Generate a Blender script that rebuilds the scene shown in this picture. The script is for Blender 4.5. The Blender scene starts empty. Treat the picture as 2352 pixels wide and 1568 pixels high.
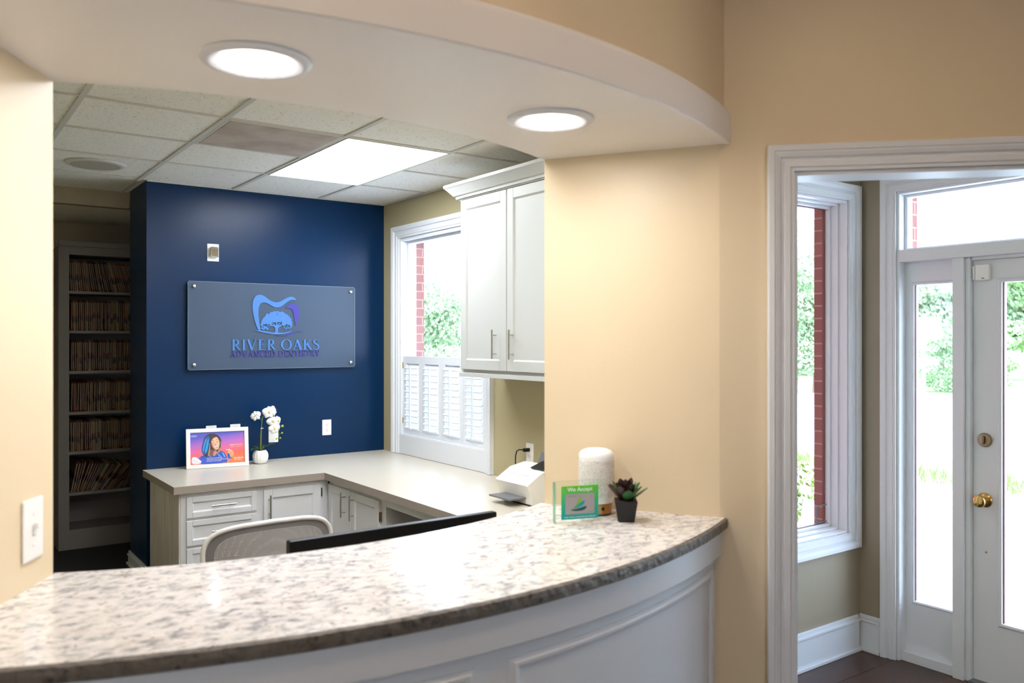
import bpy, bmesh, math, random
from mathutils import Vector, Matrix
random.seed(7)
D = bpy.data; COL = bpy.context.scene.collection
pi = math.pi; sin = math.sin; cos = math.cos; R = math.radians

# ------------------------------------------------------------------ materials
def lin(c):
    return tuple(((v/255)/12.92 if v/255 <= .04045 else ((v/255+.055)/1.055)**2.4) for v in c)
MATS = {}
def mat(name, rgb, rough=.5, metal=0, spec=.5, emit=0, alpha=1, bump=None, trans=0, coat=0, emitc=None):
    m = D.materials.new(name); m.use_nodes = True
    nt = m.node_tree; b = nt.nodes['Principled BSDF']
    c = lin(rgb) + (1,)
    b.inputs['Base Color'].default_value = c
    b.inputs['Roughness'].default_value = rough
    b.inputs['Metallic'].default_value = metal
    b.inputs['Specular IOR Level'].default_value = spec
    b.inputs['Alpha'].default_value = alpha
    b.inputs['Transmission Weight'].default_value = trans
    b.inputs['Coat Weight'].default_value = coat
    if emit:
        b.inputs['Emission Color'].default_value = (lin(emitc) + (1,)) if emitc else c
        b.inputs['Emission Strength'].default_value = emit
    if bump:
        sc, st = bump
        tc = nt.nodes.new('ShaderNodeTexCoord'); n = nt.nodes.new('ShaderNodeTexNoise')
        n.inputs['Scale'].default_value = sc; n.inputs['Detail'].default_value = 4
        bp = nt.nodes.new('ShaderNodeBump'); bp.inputs['Strength'].default_value = st
        bp.inputs['Distance'].default_value = .002
        nt.links.new(tc.outputs['Object'], n.inputs['Vector'])
        nt.links.new(n.outputs['Fac'], bp.inputs['Height']); nt.links.new(bp.outputs['Normal'], b.inputs['Normal'])
    MATS[name] = m
    return m
def N(m, t): return m.node_tree.nodes.new(t)
def L(m, a, b): m.node_tree.links.new(a, b)
def ramp(m, stops, interp='LINEAR'):
    r = N(m, 'ShaderNodeValToRGB'); r.color_ramp.interpolation = interp
    e = r.color_ramp.elements
    while len(e) < len(stops): e.new(.5)
    for i, (p, c) in enumerate(stops):
        e[i].position = p; e[i].color = lin(c) + (1,)
    return r
def bs(m): return m.node_tree.nodes['Principled BSDF']

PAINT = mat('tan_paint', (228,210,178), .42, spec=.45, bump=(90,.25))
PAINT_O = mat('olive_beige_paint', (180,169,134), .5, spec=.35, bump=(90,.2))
PAINT_F = mat('dim_tan_paint', (166,154,134), .45, spec=.35, bump=(90,.2))  # tan wall colour darkened to hold the dim light of the foyer
BLUE = mat('navy_blue_paint', (2,43,82), .30, spec=.26, bump=(35,.25))
SOFF = mat('soffit_cream_paint', (246,242,238), .45, spec=.35)
WHITE = mat('white_trim_paint', (230,233,238), .35, spec=.4)
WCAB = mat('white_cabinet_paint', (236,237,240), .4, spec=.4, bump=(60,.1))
PALE = mat('warm_white_ceiling', (238,232,220), .8)
PLASTIC = mat('white_plastic', (244,243,240), .3)
CERAMIC = mat('white_ceramic', (246,244,242), .28)
GREYP = mat('grey_plastic', (110,112,116), .4)
BLACK = mat('black_plastic', (14,14,15), .38)
BLACKM = mat('black_matte', (24,20,19), .6)
SLOT = mat('dark_slot', (60,55,50), .6)
STEEL = mat('brushed_nickel', (196,192,184), .28, metal=1)
CHROME = mat('chrome', (222,222,222), .08, metal=1)
BRASS = mat('polished_brass', (205,170,105), .16, metal=1)
ABRASS = mat('antique_brass', (150,132,110), .32, metal=1)
LAMIN = mat('beige_laminate', (208,200,184), .3, spec=.4)
EDGE = mat('taupe_laminate_edge', (172,160,148), .4)
WOODB = mat('golden_bamboo', (176,118,48), .4)
GREEN = mat('dark_green_leaf', (30,74,34), .4)
STEMG = mat('olive_stem', (120,140,50), .5)
BUD = mat('lime_bud', (170,178,60), .5)
PETAL = mat('white_petal', (250,248,250), .5)
YEL = mat('yellow_throat', (236,190,60), .5)
SUCC = mat('succulent_green', (44,92,44), .42)
SUCD = mat('succulent_burgundy', (52,30,30), .42)
SKYL = mat('sign_light_blue', (66,118,184), .5)
PURP = mat('sign_purple', (60,54,148), .5)
LED = mat('lit_diffuser', (255,255,255), .5, emit=42, emitc=(255,248,244))
LEDW = mat('lit_panel', (255,255,255), .5, emit=6.8, emitc=(246,250,255))
LEDR = mat('added_room_lamp', (255,255,255), .5, emit=30, emitc=(255,220,182))  # for the added lamps in the unseen waiting area ceiling
MULL = mat('dark_red_frame', (110,52,44), .5)
CONC = mat('pale_concrete', (214,212,208), .9, bump=(20,.4))
ROAD = mat('sunbleached_road', (205,205,205), .9)
MULCH = mat('pale_mulch', (190,170,150), .95)
GRASSM = mat('grass_blade', (108,160,70), .7)
LAWN = mat('lawn', (150,180,110), .95)
BARK = mat('bark', (120,100,84), .9)
LEAF1 = mat('tree_leaf', (150,172,132), .7)  # lightened, outdoor glare and haze put into the leaf colour
LEAF2 = mat('far_tree_leaf', (206,216,198), .8)  # paler still, distance haze painted into the leaves
LEAF3 = mat('boxwood_leaf', (150,172,80), .6)
SIGNW = mat('white_yard_sign', (248,248,248), .7)
EAVE = mat('eave_board', (238,226,214), .7)

def carpet():
    m = mat('charcoal_carpet', (30,29,32), .95); n = N(m,'ShaderNodeTexNoise'); n.inputs['Scale'].default_value = 300
    tc = N(m,'ShaderNodeTexCoord'); L(m, tc.outputs['Object'], n.inputs['Vector'])
    r = ramp(m, [(.3,(16,15,17)),(.7,(44,42,46))]); L(m, n.outputs['Fac'], r.inputs['Fac']); L(m, r.outputs['Color'], bs(m).inputs['Base Color']); return m
CARPET = carpet()
def woodfloor():
    m = mat('dark_walnut_planks', (62,40,32), .3)
    tc = N(m,'ShaderNodeTexCoord'); mp = N(m,'ShaderNodeMapping'); L(m, tc.outputs['Object'], mp.inputs['Vector'])
    mp.inputs['Rotation'].default_value = (0,0,R(0))
    br = N(m,'ShaderNodeTexBrick'); L(m, mp.outputs['Vector'], br.inputs['Vector'])
    br.inputs['Scale'].default_value = 1; br.inputs['Brick Width'].default_value = 1.1; br.inputs['Row Height'].default_value = .13
    br.inputs['Mortar Size'].default_value = .0012; br.inputs['Color1'].default_value = lin((84,54,42))+(1,)
    br.inputs['Color2'].default_value = lin((60,38,30))+(1,); br.inputs['Mortar'].default_value = lin((24,16,14))+(1,)
    n = N(m,'ShaderNodeTexNoise'); mp2 = N(m,'ShaderNodeMapping'); mp2.inputs['Scale'].default_value = (3,40,1)
    L(m, tc.outputs['Object'], mp2.inputs['Vector']); L(m, mp2.outputs['Vector'], n.inputs['Vector']); n.inputs['Detail'].default_value = 6
    r = ramp(m, [(.3,(150,140,135)),(.7,(255,255,255))]); L(m, n.outputs['Fac'], r.inputs['Fac'])
    mx = N(m,'ShaderNodeMixRGB'); mx.blend_type = 'MULTIPLY'; mx.inputs['Fac'].default_value = .7
    L(m, br.outputs['Color'], mx.inputs['Color1']); L(m, r.outputs['Color'], mx.inputs['Color2']); L(m, mx.outputs['Color'], bs(m).inputs['Base Color'])
    return m
WOODF = woodfloor()
def brick():
    m = mat('red_brick', (150,80,66), .85)
    tc = N(m,'ShaderNodeTexCoord'); sp = N(m,'ShaderNodeSeparateXYZ'); cb = N(m,'ShaderNodeCombineXYZ'); ad = N(m,'ShaderNodeMath')
    L(m, tc.outputs['Object'], sp.inputs[0]); L(m, sp.outputs[0], ad.inputs[0]); L(m, sp.outputs[1], ad.inputs[1])
    sh = N(m,'ShaderNodeMath'); sh.inputs[1].default_value = -.035; L(m, ad.outputs[0], sh.inputs[0]); L(m, sh.outputs[0], cb.inputs[0]); L(m, sp.outputs[2], cb.inputs[1])
    br = N(m,'ShaderNodeTexBrick'); L(m, cb.outputs[0], br.inputs['Vector']); br.inputs['Scale'].default_value = 1
    br.inputs['Brick Width'].default_value = .21; br.inputs['Row Height'].default_value = .068; br.inputs['Mortar Size'].default_value = .004
    br.inputs['Color1'].default_value = lin((156,98,88))+(1,); br.inputs['Color2'].default_value = lin((138,80,74))+(1,)
    br.inputs['Mortar'].default_value = lin((180,148,140))+(1,); L(m, br.outputs['Color'], bs(m).inputs['Base Color'])
    return m
BRICK = brick()
def granite(name, dark):
    m = mat(name, (220,205,192), .12 if not dark else .35, spec=.5)
    tc = N(m,'ShaderNodeTexCoord')
    mp = N(m,'ShaderNodeMapping'); mp.inputs['Scale'].default_value = (1,1.5,1); mp.inputs['Rotation'].default_value = (0,0,R(20)); L(m, tc.outputs['Object'], mp.inputs['Vector'])
    def noise(s, d=6, rgh=.6, dist=.6):
        n = N(m,'ShaderNodeTexNoise'); n.inputs['Scale'].default_value = s; n.inputs['Detail'].default_value = d
        n.inputs['Roughness'].default_value = rgh; n.inputs['Distortion'].default_value = dist; L(m, mp.outputs['Vector'], n.inputs['Vector']); return n
    a = noise(26); ra = ramp(m, [(.30,(140,142,146)),(.41,(184,184,185)),(.50,(214,212,210)),(.70,(228,226,224))]); L(m, a.outputs['Fac'], ra.inputs['Fac'])
    b = noise(58, 5, .7, 1.2); rb = ramp(m, [(.30,(110,88,82)),(.36,(190,176,170)),(.42,(255,255,255))]); L(m, b.outputs['Fac'], rb.inputs['Fac'])
    c = noise(9, 4, .6, .4); rc = ramp(m, [(.28,(232,220,210)),(.45,(255,252,248))]); L(m, c.outputs['Fac'], rc.inputs['Fac'])
    v = N(m,'ShaderNodeTexVoronoi'); v.inputs['Scale'].default_value = 24; L(m, mp.outputs['Vector'], v.inputs['Vector'])
    rv = ramp(m, [(.10,(120,84,78)),(.17,(255,255,255))]); L(m, v.outputs['Distance'], rv.inputs['Fac'])
    prev = ra.outputs['Color']
    for o, f in ((rb, .9), (rc, .8), (rv, .7)):
        mx = N(m,'ShaderNodeMixRGB'); mx.blend_type = 'MULTIPLY'; mx.inputs['Fac'].default_value = f
        L(m, prev, mx.inputs['Color1']); L(m, o.outputs['Color'], mx.inputs['Color2']); prev = mx.outputs['Color']
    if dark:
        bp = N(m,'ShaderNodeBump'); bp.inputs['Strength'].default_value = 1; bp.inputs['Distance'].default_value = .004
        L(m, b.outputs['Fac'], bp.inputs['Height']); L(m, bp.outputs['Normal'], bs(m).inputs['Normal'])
        mx = N(m,'ShaderNodeMixRGB'); mx.blend_type = 'MULTIPLY'; mx.inputs['Fac'].default_value = 1; mx.inputs['Color2'].default_value = lin((140,134,126))+(1,)  # rough edge tinted down, the shade it lies in is part of the colour
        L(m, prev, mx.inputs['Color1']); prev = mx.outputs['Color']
    L(m, prev, bs(m).inputs['Base Color'])
    return m
GRAN = granite('speckled_granite', False); GRANE = granite('shaded_rough_granite_edge', True)
def tiles():
    m = mat('mineral_tile', (236,232,222), .9)
    tc = N(m,'ShaderNodeTexCoord'); mp = N(m,'ShaderNodeMapping'); mp.inputs['Scale'].default_value = (1,1.6,1); L(m, tc.outputs['Object'], mp.inputs['Vector'])
    n = N(m,'ShaderNodeTexNoise'); n.inputs['Scale'].default_value = 75; n.inputs['Detail'].default_value = 3; n.inputs['Distortion'].default_value = 1
    L(m, mp.outputs['Vector'], n.inputs['Vector'])
    r = ramp(m, [(.32,(176,160,140)),(.38,(240,237,228))]); L(m, n.outputs['Fac'], r.inputs['Fac'])
    L(m, r.outputs['Color'], bs(m).inputs['Base Color'])
    bp = N(m,'ShaderNodeBump'); bp.inputs['Strength'].default_value = .4; bp.inputs['Distance'].default_value = .002
    L(m, n.outputs['Fac'], bp.inputs['Height']); L(m, bp.outputs['Normal'], bs(m).inputs['Normal']); return m
TILE = tiles()
TEE = mat('ceiling_tee_enamel', (206,204,196), .6)
def perforated():
    m = mat('perforated_metal', (150,138,128), .6)
    tc = N(m,'ShaderNodeTexCoord'); v = N(m,'ShaderNodeTexVoronoi'); v.inputs['Scale'].default_value = 110; v.inputs['Randomness'].default_value = 0
    L(m, tc.outputs['Object'], v.inputs['Vector'])
    r = ramp(m, [(.30,(70,60,54)),(.40,(196,186,176))]); L(m, v.outputs['Distance'], r.inputs['Fac'])
    n = N(m,'ShaderNodeTexNoise'); n.inputs['Scale'].default_value = 4; L(m, tc.outputs['Object'], n.inputs['Vector'])
    r2 = ramp(m, [(.35,(222,212,204)),(.6,(255,250,245))]); L(m, n.outputs['Fac'], r2.inputs['Fac'])
    mx = N(m,'ShaderNodeMixRGB'); mx.blend_type = 'MULTIPLY'; mx.inputs['Fac'].default_value = 1
    L(m, r.outputs['Color'], mx.inputs['Color1']); L(m, r2.outputs['Color'], mx.inputs['Color2']); L(m, mx.outputs['Color'], bs(m).inputs['Base Color']); return m
PERF = perforated()
def panelside():
    m = mat('streaky_side_panel', (190,184,176), .5)
    tc = N(m,'ShaderNodeTexCoord'); mp = N(m,'ShaderNodeMapping'); mp.inputs['Scale'].default_value = (30,30,1.2); L(m, tc.outputs['Object'], mp.inputs['Vector'])
    n = N(m,'ShaderNodeTexNoise'); n.inputs['Scale'].default_value = 3; n.inputs['Detail'].default_value = 5; L(m, mp.outputs['Vector'], n.inputs['Vector'])
    r = ramp(m, [(.35,(214,202,196)),(.7,(244,240,236))]); L(m, n.outputs['Fac'], r.inputs['Fac']); L(m, r.outputs['Color'], bs(m).inputs['Base Color']); return m
SIDEP = panelside()
WUP = mat('dimmed_white_cabinet_paint', (198,200,197), .42, spec=.35)  # same white cabinet paint, darkened to offset the strong light on the wall cabinet
def glass(name, tint=(1,1,1), refl=.06):
    m = D.materials.new(name); m.use_nodes = True; nt = m.node_tree; nt.nodes.clear()
    o = nt.nodes.new('ShaderNodeOutputMaterial'); t = nt.nodes.new('ShaderNodeBsdfTransparent'); g = nt.nodes.new('ShaderNodeBsdfGlossy')
    t.inputs[0].default_value = tint + (1,); g.inputs['Roughness'].default_value = .02
    lw = nt.nodes.new('ShaderNodeLayerWeight'); lw.inputs[0].default_value = .5; mx = nt.nodes.new('ShaderNodeMixShader')
    pw_ = nt.nodes.new('ShaderNodeMath'); pw_.operation = 'POWER'; pw_.inputs[1].default_value = 5; f = nt.nodes.new('ShaderNodeMath'); f.operation = 'MULTIPLY_ADD'; f.inputs[1].default_value = .7; f.inputs[2].default_value = .03
    nt.links.new(lw.outputs['Facing'], pw_.inputs[0]); nt.links.new(pw_.outputs[0], f.inputs[0]); nt.links.new(f.outputs[0], mx.inputs[0]); nt.links.new(t.outputs[0], mx.inputs[1]); nt.links.new(g.outputs[0], mx.inputs[2]); nt.links.new(mx.outputs[0], o.inputs[0])
    return m
GLASS = glass('window_glass'); ACR = glass('acrylic_clear', (.95,.985,.97)); ACRE = mat('acrylic_edge_green', (110,190,160), .2, alpha=.55)
FROST = mat('frosted_acrylic', (74,90,112), .34, alpha=.86, spec=.3)
FROSTE = mat('acrylic_bright_edge', (150,180,196), .3)
def meshfab():
    m = mat('grey_mesh_fabric', (150,147,146), .8)
    nt = m.node_tree; tc = N(m,'ShaderNodeTexCoord'); v = N(m,'ShaderNodeTexVoronoi'); v.inputs['Scale'].default_value = 160; v.inputs['Randomness'].default_value = .05
    L(m, tc.outputs['Object'], v.inputs['Vector']); r = N(m,'ShaderNodeValToRGB'); r.color_ramp.elements[0].position = .25; r.color_ramp.elements[1].position = .35
    r.color_ramp.elements[0].color = (.45,.45,.45,1)
    L(m, v.outputs['Distance'], r.inputs['Fac']); L(m, r.outputs['Color'], bs(m).inputs['Alpha']); return m
MESHF = meshfab(); MESHD = mat('grey_mesh_border', (120,117,118), .8)

# ------------------------------------------------------------------ mesh helpers
class MB:
    def __init__(s, M=None): s.bm = bmesh.new(); s.M = M or Matrix(); s.mi = 0; s.mats = []
    def use(s, m):
        if m not in s.mats: s.mats.append(m)
        s.mi = s.mats.index(m); return s
    def v(s, p): return s.bm.verts.new(s.M @ Vector(p))
    def f(s, vs):
        try: fc = s.bm.faces.new(vs); fc.material_index = s.mi; return fc
        except ValueError: return None
    def poly(s, pts): return s.f([s.v(p) for p in pts])
    def box(s, x0,x1,y0,y1,z0,z1):
        if x0>x1: x0,x1=x1,x0
        if y0>y1: y0,y1=y1,y0
        if z0>z1: z0,z1=z1,z0
        a = [s.v(p) for p in ((x0,y0,z0),(x1,y0,z0),(x1,y1,z0),(x0,y1,z0),(x0,y0,z1),(x1,y0,z1),(x1,y1,z1),(x0,y1,z1))]
        for q in ((3,2,1,0),(4,5,6,7),(0,1,5,4),(1,2,6,5),(2,3,7,6),(3,0,4,7)): s.f([a[i] for i in q])
        return s
    def prism(s, pts, z0, z1):          # 2D outline in xy, extruded in z
        b = [s.v((p[0],p[1],z0)) for p in pts]; t = [s.v((p[0],p[1],z1)) for p in pts]; n = len(pts)
        s.f(b[::-1]); s.f(t)
        for i in range(n): s.f([b[i],b[(i+1)%n],t[(i+1)%n],t[i]])
        return s
    def plate(s, pts, y0, y1):          # 2D outline in xz, extruded in y (y0 = front)
        b = [s.v((p[0],y0,p[1])) for p in pts]; t = [s.v((p[0],y1,p[1])) for p in pts]; n = len(pts)
        s.f(b); s.f(t[::-1])
        for i in range(n): s.f([b[(i+1)%n],b[i],t[i],t[(i+1)%n]])
        return s
    def tube(s, pts, r, n=10, cap=True):
        pts = [Vector(p) for p in pts]; rs = r if isinstance(r,(list,tuple)) else [r]*len(pts); rings = []; up = None
        for i,p in enumerate(pts):
            d = (pts[min(i+1,len(pts)-1)]-pts[max(i-1,0)]).normalized()
            if up is None: up = d.orthogonal().normalized()
            up = (up - d*up.dot(d)); up = up.normalized() if up.length>1e-6 else d.orthogonal().normalized()
            w = d.cross(up); rings.append([s.v(p+(up*cos(2*pi*k/n)+w*sin(2*pi*k/n))*rs[i]) for k in range(n)])
        for a,b in zip(rings, rings[1:]):
            for k in range(n): s.f([a[k],a[(k+1)%n],b[(k+1)%n],b[k]])
        if cap: s.f(rings[0][::-1]); s.f(rings[-1])
        return s
    def lathe(s, prof, c=(0,0,0), n=32, ax='z', fn=None):   # prof: (r, h)
        rings = []
        for r,h in prof:
            ring = []
            for k in range(n):
                a = 2*pi*k/n; rr = r*(fn(a) if fn else 1)
                x,y = rr*cos(a), rr*sin(a)
                p = (c[0]+x,c[1]+y,c[2]+h) if ax=='z' else (c[0]+x,c[1]+h,c[2]+y) if ax=='y' else (c[0]+h,c[1]+x,c[2]+y)
                ring.append(s.v(p))
            rings.append(ring)
        for a,b in zip(rings, rings[1:]):
            for k in range(n): s.f([a[k],a[(k+1)%n],b[(k+1)%n],b[k]])
        s.f(rings[0][::-1]); s.f(rings[-1]); return s
    def ball(s, c, r, sx=1, sy=1, sz=1, n=12):
        return s.lathe([(r*sin(pi*(i+.02)/(n+.04))*1, -r*cos(pi*(i+.02)/(n+.04))*sz) for i in range(n+1)], c, n*2)
    def casing(s, x0,x1,z0,z1, prof, sides=4, y=0):          # mitred moulding round an opening; prof: (outward, protrusion)
        rows = []
        for o,d in prof:
            c = [(x0-o, z0-(o if sides==4 else 0)), (x0-o, z1+o), (x1+o, z1+o), (x1+o, z0-(o if sides==4 else 0))]
            rows.append([s.v((p[0], y-d, p[1])) for p in c])
        rng = range(4) if sides==4 else range(3)
        for a,b in zip(rows, rows[1:]):
            for i in rng: s.f([a[i],b[i],b[(i+1)%4],a[(i+1)%4]])
        if sides==3:
            s.f([r[0] for r in rows]); s.f([r[3] for r in rows][::-1])
        return s
def link(o, parent=None):
    COL.objects.link(o)
    if parent: o.parent = parent
    return o
def obj(name, mb, m, parent=None, bevel=0, smooth=False, seg=2):
    bmesh.ops.recalc_face_normals(mb.bm, faces=mb.bm.faces) if not getattr(mb,'noflip',False) else None
    me = D.meshes.new(name); mb.bm.to_mesh(me); mb.bm.free()
    ms = mb.mats if mb.mats else (m if isinstance(m,list) else [m])
    for x in ms: me.materials.append(x)
    if smooth:
        for p in me.polygons: p.use_smooth = True
        try: me.set_sharp_from_angle(angle=R(smooth if smooth is not True else 40))
        except Exception: pass
    o = D.objects.new(name, me); link(o, parent)
    if bevel:
        b = o.modifiers.new('bevel','BEVEL'); b.width = bevel; b.segments = seg; b.limit_method = 'ANGLE'; b.angle_limit = R(40)
    return o
def tag(o, label=None, cat=None, group=None, kind=None):
    if label: o['label'] = label
    if cat: o['category'] = cat
    if group: o['group'] = group
    if kind: o['kind'] = kind
    return o
def thing(name, loc, rz=0, label=None, cat=None, group=None, kind=None):
    o = D.objects.new(name, None); o.empty_display_size = .1; link(o); o.location = loc; o.rotation_euler = (0,0,rz)
    return tag(o, label, cat, group, kind)
def struct(name, mb, m, label=None, **k):
    o = obj(name, mb, m, **k); o['kind'] = 'structure'
    if label: o['label'] = label
    return o
def copy_tree(o, parent=None):
    c = o.copy(); link(c, parent)
    for ch in list(o.children): copy_tree(ch, c)
    return c
def tri_prism_text(s, size, parent, name, m, loc, depth=.0004, align='CENTER', label=None, rot=(pi/2,0,0), space=1, bold=0):
    cu = D.curves.new(name, 'FONT'); cu.body = s; cu.size = size; cu.extrude = depth; cu.align_x = align; cu.space_character = space; cu.offset = bold
    t = D.objects.new('tmp_text', cu); COL.objects.link(t)
    dg = bpy.context.evaluated_depsgraph_get(); me = D.meshes.new_from_object(t.evaluated_get(dg))
    D.objects.remove(t); D.curves.remove(cu)
    me.name = name; me.materials.clear(); me.materials.append(m)
    o = D.objects.new(name, me); link(o, parent); o.location = loc; o.rotation_euler = rot
    if label: o['label'] = label
    return o

# ------------------------------------------------------------------ layout numbers (metres)
CX, CY = 1.06, 3.98                  # centre of the curved reception counter
CEIL = 2.75; TOP = 3.0
XE, YB = 3.12, 6.13                  # east office wall, blue wall
A0 = R(27.37); AB = R(25.5)
PB = (1.835, 2.355); PF = (2.16, 1.835)          # right pier: back and front corner
LB = (.285, 2.355); LF = (-.04, 1.835)
XD, YW = 4.13, 2.547                 # foyer: door wall, window wall
def arc(r, a0, a1, n=48): return [(CX+r*sin(a0+(a1-a0)*i/n), CY-r*cos(a0+(a1-a0)*i/n)) for i in range(n+1)]
def ringpoly(r0, r1, a0, a1, n=48, a0b=None, a1b=None):
    return arc(r1, a0, a1, n) + arc(r0, a1 if a1b is None else a1b, a0 if a0b is None else a0b, n)
k = math.sqrt(.5)
def diag(s, d=0): return (PF[0]+s*k+d*k, PF[1]-s*k+d*k)      # along the slanted foyer wall; d = into the wall

# ------------------------------------------------------------------ setting
fl = MB().box(-2.6,4.24,-3.6,2.35,-.1,0); struct('floor', fl, WOODF)
fl = MB().box(.1,3.14,2.352,7.8,-.1,-.001); struct('floor_office', fl, CARPET, 'charcoal carpet of the office')
fb = MB().box(3.12,4.24,2.352,2.68,-.1,0); struct('floor_foyer', fb, WOODF)

# ceiling of the office with its metal grid
ce = MB().box(.1,XE+.02,2.1,6.72,CEIL,CEIL+.05); cei = struct('ceiling', ce, TILE)
g = MB(); xs = [.62,1.26,1.90,2.56]; ys = [2.30,2.92,3.54,4.17,4.80,5.42,6.04]
for x in xs: g.box(x-.013,x+.013,2.2,6.70 if x<1.3 else YB-.002,CEIL-.007,CEIL-.0005)
ends = [.2]+xs+[XE]
for a,b in zip(ends, ends[1:]):
    for y in ys:
        if y==2.92 and a == 1.26: continue
        if y>6 and b>1.3: continue
        if a==1.90 and abs(y-4.80)<.01: continue
        g.box(a+.013,b-.013 if b!=XE else b,y-.011,y+.011,CEIL-.0065,CEIL-.0005)
g.box(1.31,XE,YB-.022,YB-.001,CEIL-.008,CEIL-.0005); g.box(XE-.022,XE-.001,2.4,YB-.023,CEIL-.008,CEIL-.0005)
obj('ceiling_grid', g, TEE, cei)
ce = MB().box(-2.7,4.3,-3.7,2.1,TOP,TOP+.06); struct('ceiling_waiting', ce, PALE, 'flat pale ceiling of the waiting area')
rf = MB().box(-3.2,4.75,-4.2,8.4,TOP+.07,TOP+.2)
struct('roof', rf, EAVE, 'flat roof slab with overhanging eaves')

# blue wall block
w = MB().box(1.31,XE+.0,YB,6.66,0,CEIL+.25); struct('wall_north', w, BLUE, 'navy blue accent wall facing the counter')
w = MB().box(.1,1.305,6.72,6.80,CEIL-.12,CEIL+.3).box(1.305,3.12,6.662,6.80,CEIL-.12,CEIL+.3); struct('wall_alcove_header', w, PAINT_F)
w = MB().box(.1,3.12,6.80,7.78,CEIL-.12,CEIL-.06); struct('ceiling_alcove', w, PALE, 'lowered ceiling over the file alcove')
w = MB().box(.1,3.2,7.78,7.9,0,CEIL+.3); struct('wall_back', w, PAINT_F)
w = MB().box(.0,.1,2.42,7.9,0,CEIL+.3); struct('wall_west', w, PAINT_O)

# east wall with window opening (local x = -Y)
def wall_with_hole(mb, x0,x1,y0,y1,z0,z1,hx0,hx1,hz0,hz1):
    mb.box(x0,hx0,y0,y1,z0,z1).box(hx1,x1,y0,y1,z0,z1).box(hx0,hx1,y0,y1,z0,hz0).box(hx0,hx1,y0,y1,hz1,z1); return mb
Me = Matrix.Translation((XE,0,0)) @ Matrix.Rotation(-pi/2,4,'Z')      # local (x,y,z) -> (XE+y, -x, z)
WY0, WY1, WZ0, WZ1 = 4.64, 5.86, .90, 2.45
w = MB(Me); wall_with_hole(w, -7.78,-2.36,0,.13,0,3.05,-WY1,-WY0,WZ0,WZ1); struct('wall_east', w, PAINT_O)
w = MB(Me); wall_with_hole(w, -7.9,-2.68,.131,.215,-.2,3.05,-WY1+.01,-WY0-.01,WZ0,WZ1-.01); struct('wall_brick_east', w, BRICK, 'red brick outside face of the office wall')

# reception wall: piers and curved header over the counter
rp = [PB, PF, diag(.235), diag(.235,.12), (2.9,2.6), (3.118,2.6), (3.118,2.355)]
w = MB().prism(rp, 0, 3.0); struct('wall_right_pier', w, PAINT, 'tan pier at the right end of the counter')
lp = [LF, LB, (.1,2.42), (-.02,2.42), (-2.7,-.42), (-2.7,-.825)]
w = MB().prism(lp, 0, 3.0); struct('wall_left', w, PAINT, 'tan wall at the left of the counter')
w = MB().prism(ringpoly(1.8, 2.425, -A0+.0008, A0-.0008, a0b=-AB, a1b=AB), 2.305, 3.0)
# the underside is a part of its own colour
hdr = struct('wall_front_header', w, PAINT, 'curved tan wall above the counter opening')
w = MB().prism(ringpoly(1.795, 2.43, -A0+.001, A0-.001, a0b=-AB, a1b=AB), 2.295, 2.3049); struct('ceiling_soffit', w, SOFF, 'curved cream soffit over the counter')
w = MB(); n = 72
prof = [(2.4262,2.293),(2.442,2.293),(2.445,2.297),(2.445,2.386),(2.439,2.392),(2.439,2.400),(2.4262,2.402)]
rows = []
for r,z in prof: rows.append([w.v((p[0],p[1],z)) for p in arc(r, -A0+.001, A0-.001, n)])
for a,b in zip(rows, rows[1:]+rows[:1]):
    for i in range(n): w.f([a[i],a[i+1],b[i+1],b[i]])
w.f([r[0] for r in rows]); w.f([r[-1] for r in rows][::-1])
struct('trim_1', w, SOFF, 'curved cream band round the soffit edge', smooth=30)

# slanted foyer wall (header and right part) with cased opening
Md = Matrix.Translation((PF[0],PF[1],0)) @ Matrix.Rotation(-pi/4,4,'Z')
OP0, OP1, OPZ = .235, 1.75, 2.197
w = MB(Md).box(OP0,OP1,.0005,.12,OPZ,3.0).box(OP1,2.78,.0005,.12,0,3.0); struct('wall_foyer_slanted', w, PAINT, 'tan slanted wall round the foyer opening')
CAS = [(0,0),(0,.010),(.006,.015),(.022,.016),(.024,.011),(.030,.011),(.033,.018),(.052,.020),(.056,.015),(.062,.015),(.068,.026),(.076,.028),(.082,.028),(.084,.0)]
CAS = [(0,0),(0,.012),(.010,.012),(.013,.017),(.030,.019),(.033,.013),(.040,.013),(.045,.022),(.056,.026),(.062,.026),(.064,.030),(.080,.030),(.084,.026),(.084,0)]
w = MB(Md).casing(OP0,OP1,0,OPZ, CAS, sides=3); struct('trim_2', w, WHITE, 'white moulded casing of the foyer opening')
w = MB(Md); w.box(OP0,OP0+.012,.0,.12,0,OPZ-.001).box(OP1-.012,OP1,.0,.12,0,OPZ-.001).box(OP0+.012,OP1-.012,.0,.12,OPZ-.014,OPZ-.001)
struct('trim_3', w, WHITE, 'white jamb lining of the foyer opening')

# foyer window wall
FX0, FX1, FZ0, FZ1 = 3.30, 4.015, .635, 2.385
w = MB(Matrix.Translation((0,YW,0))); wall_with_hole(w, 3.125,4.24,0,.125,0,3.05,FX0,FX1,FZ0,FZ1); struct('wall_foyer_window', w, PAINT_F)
w = MB(Matrix.Translation((0,YW,0))); wall_with_hole(w, 3.34,4.34,.126,.195,-.2,3.05,FX0+.06,FX1-.012,FZ0,FZ1-.01); struct('wall_brick_foyer', w, BRICK, 'red brick outside face of the foyer')
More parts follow.
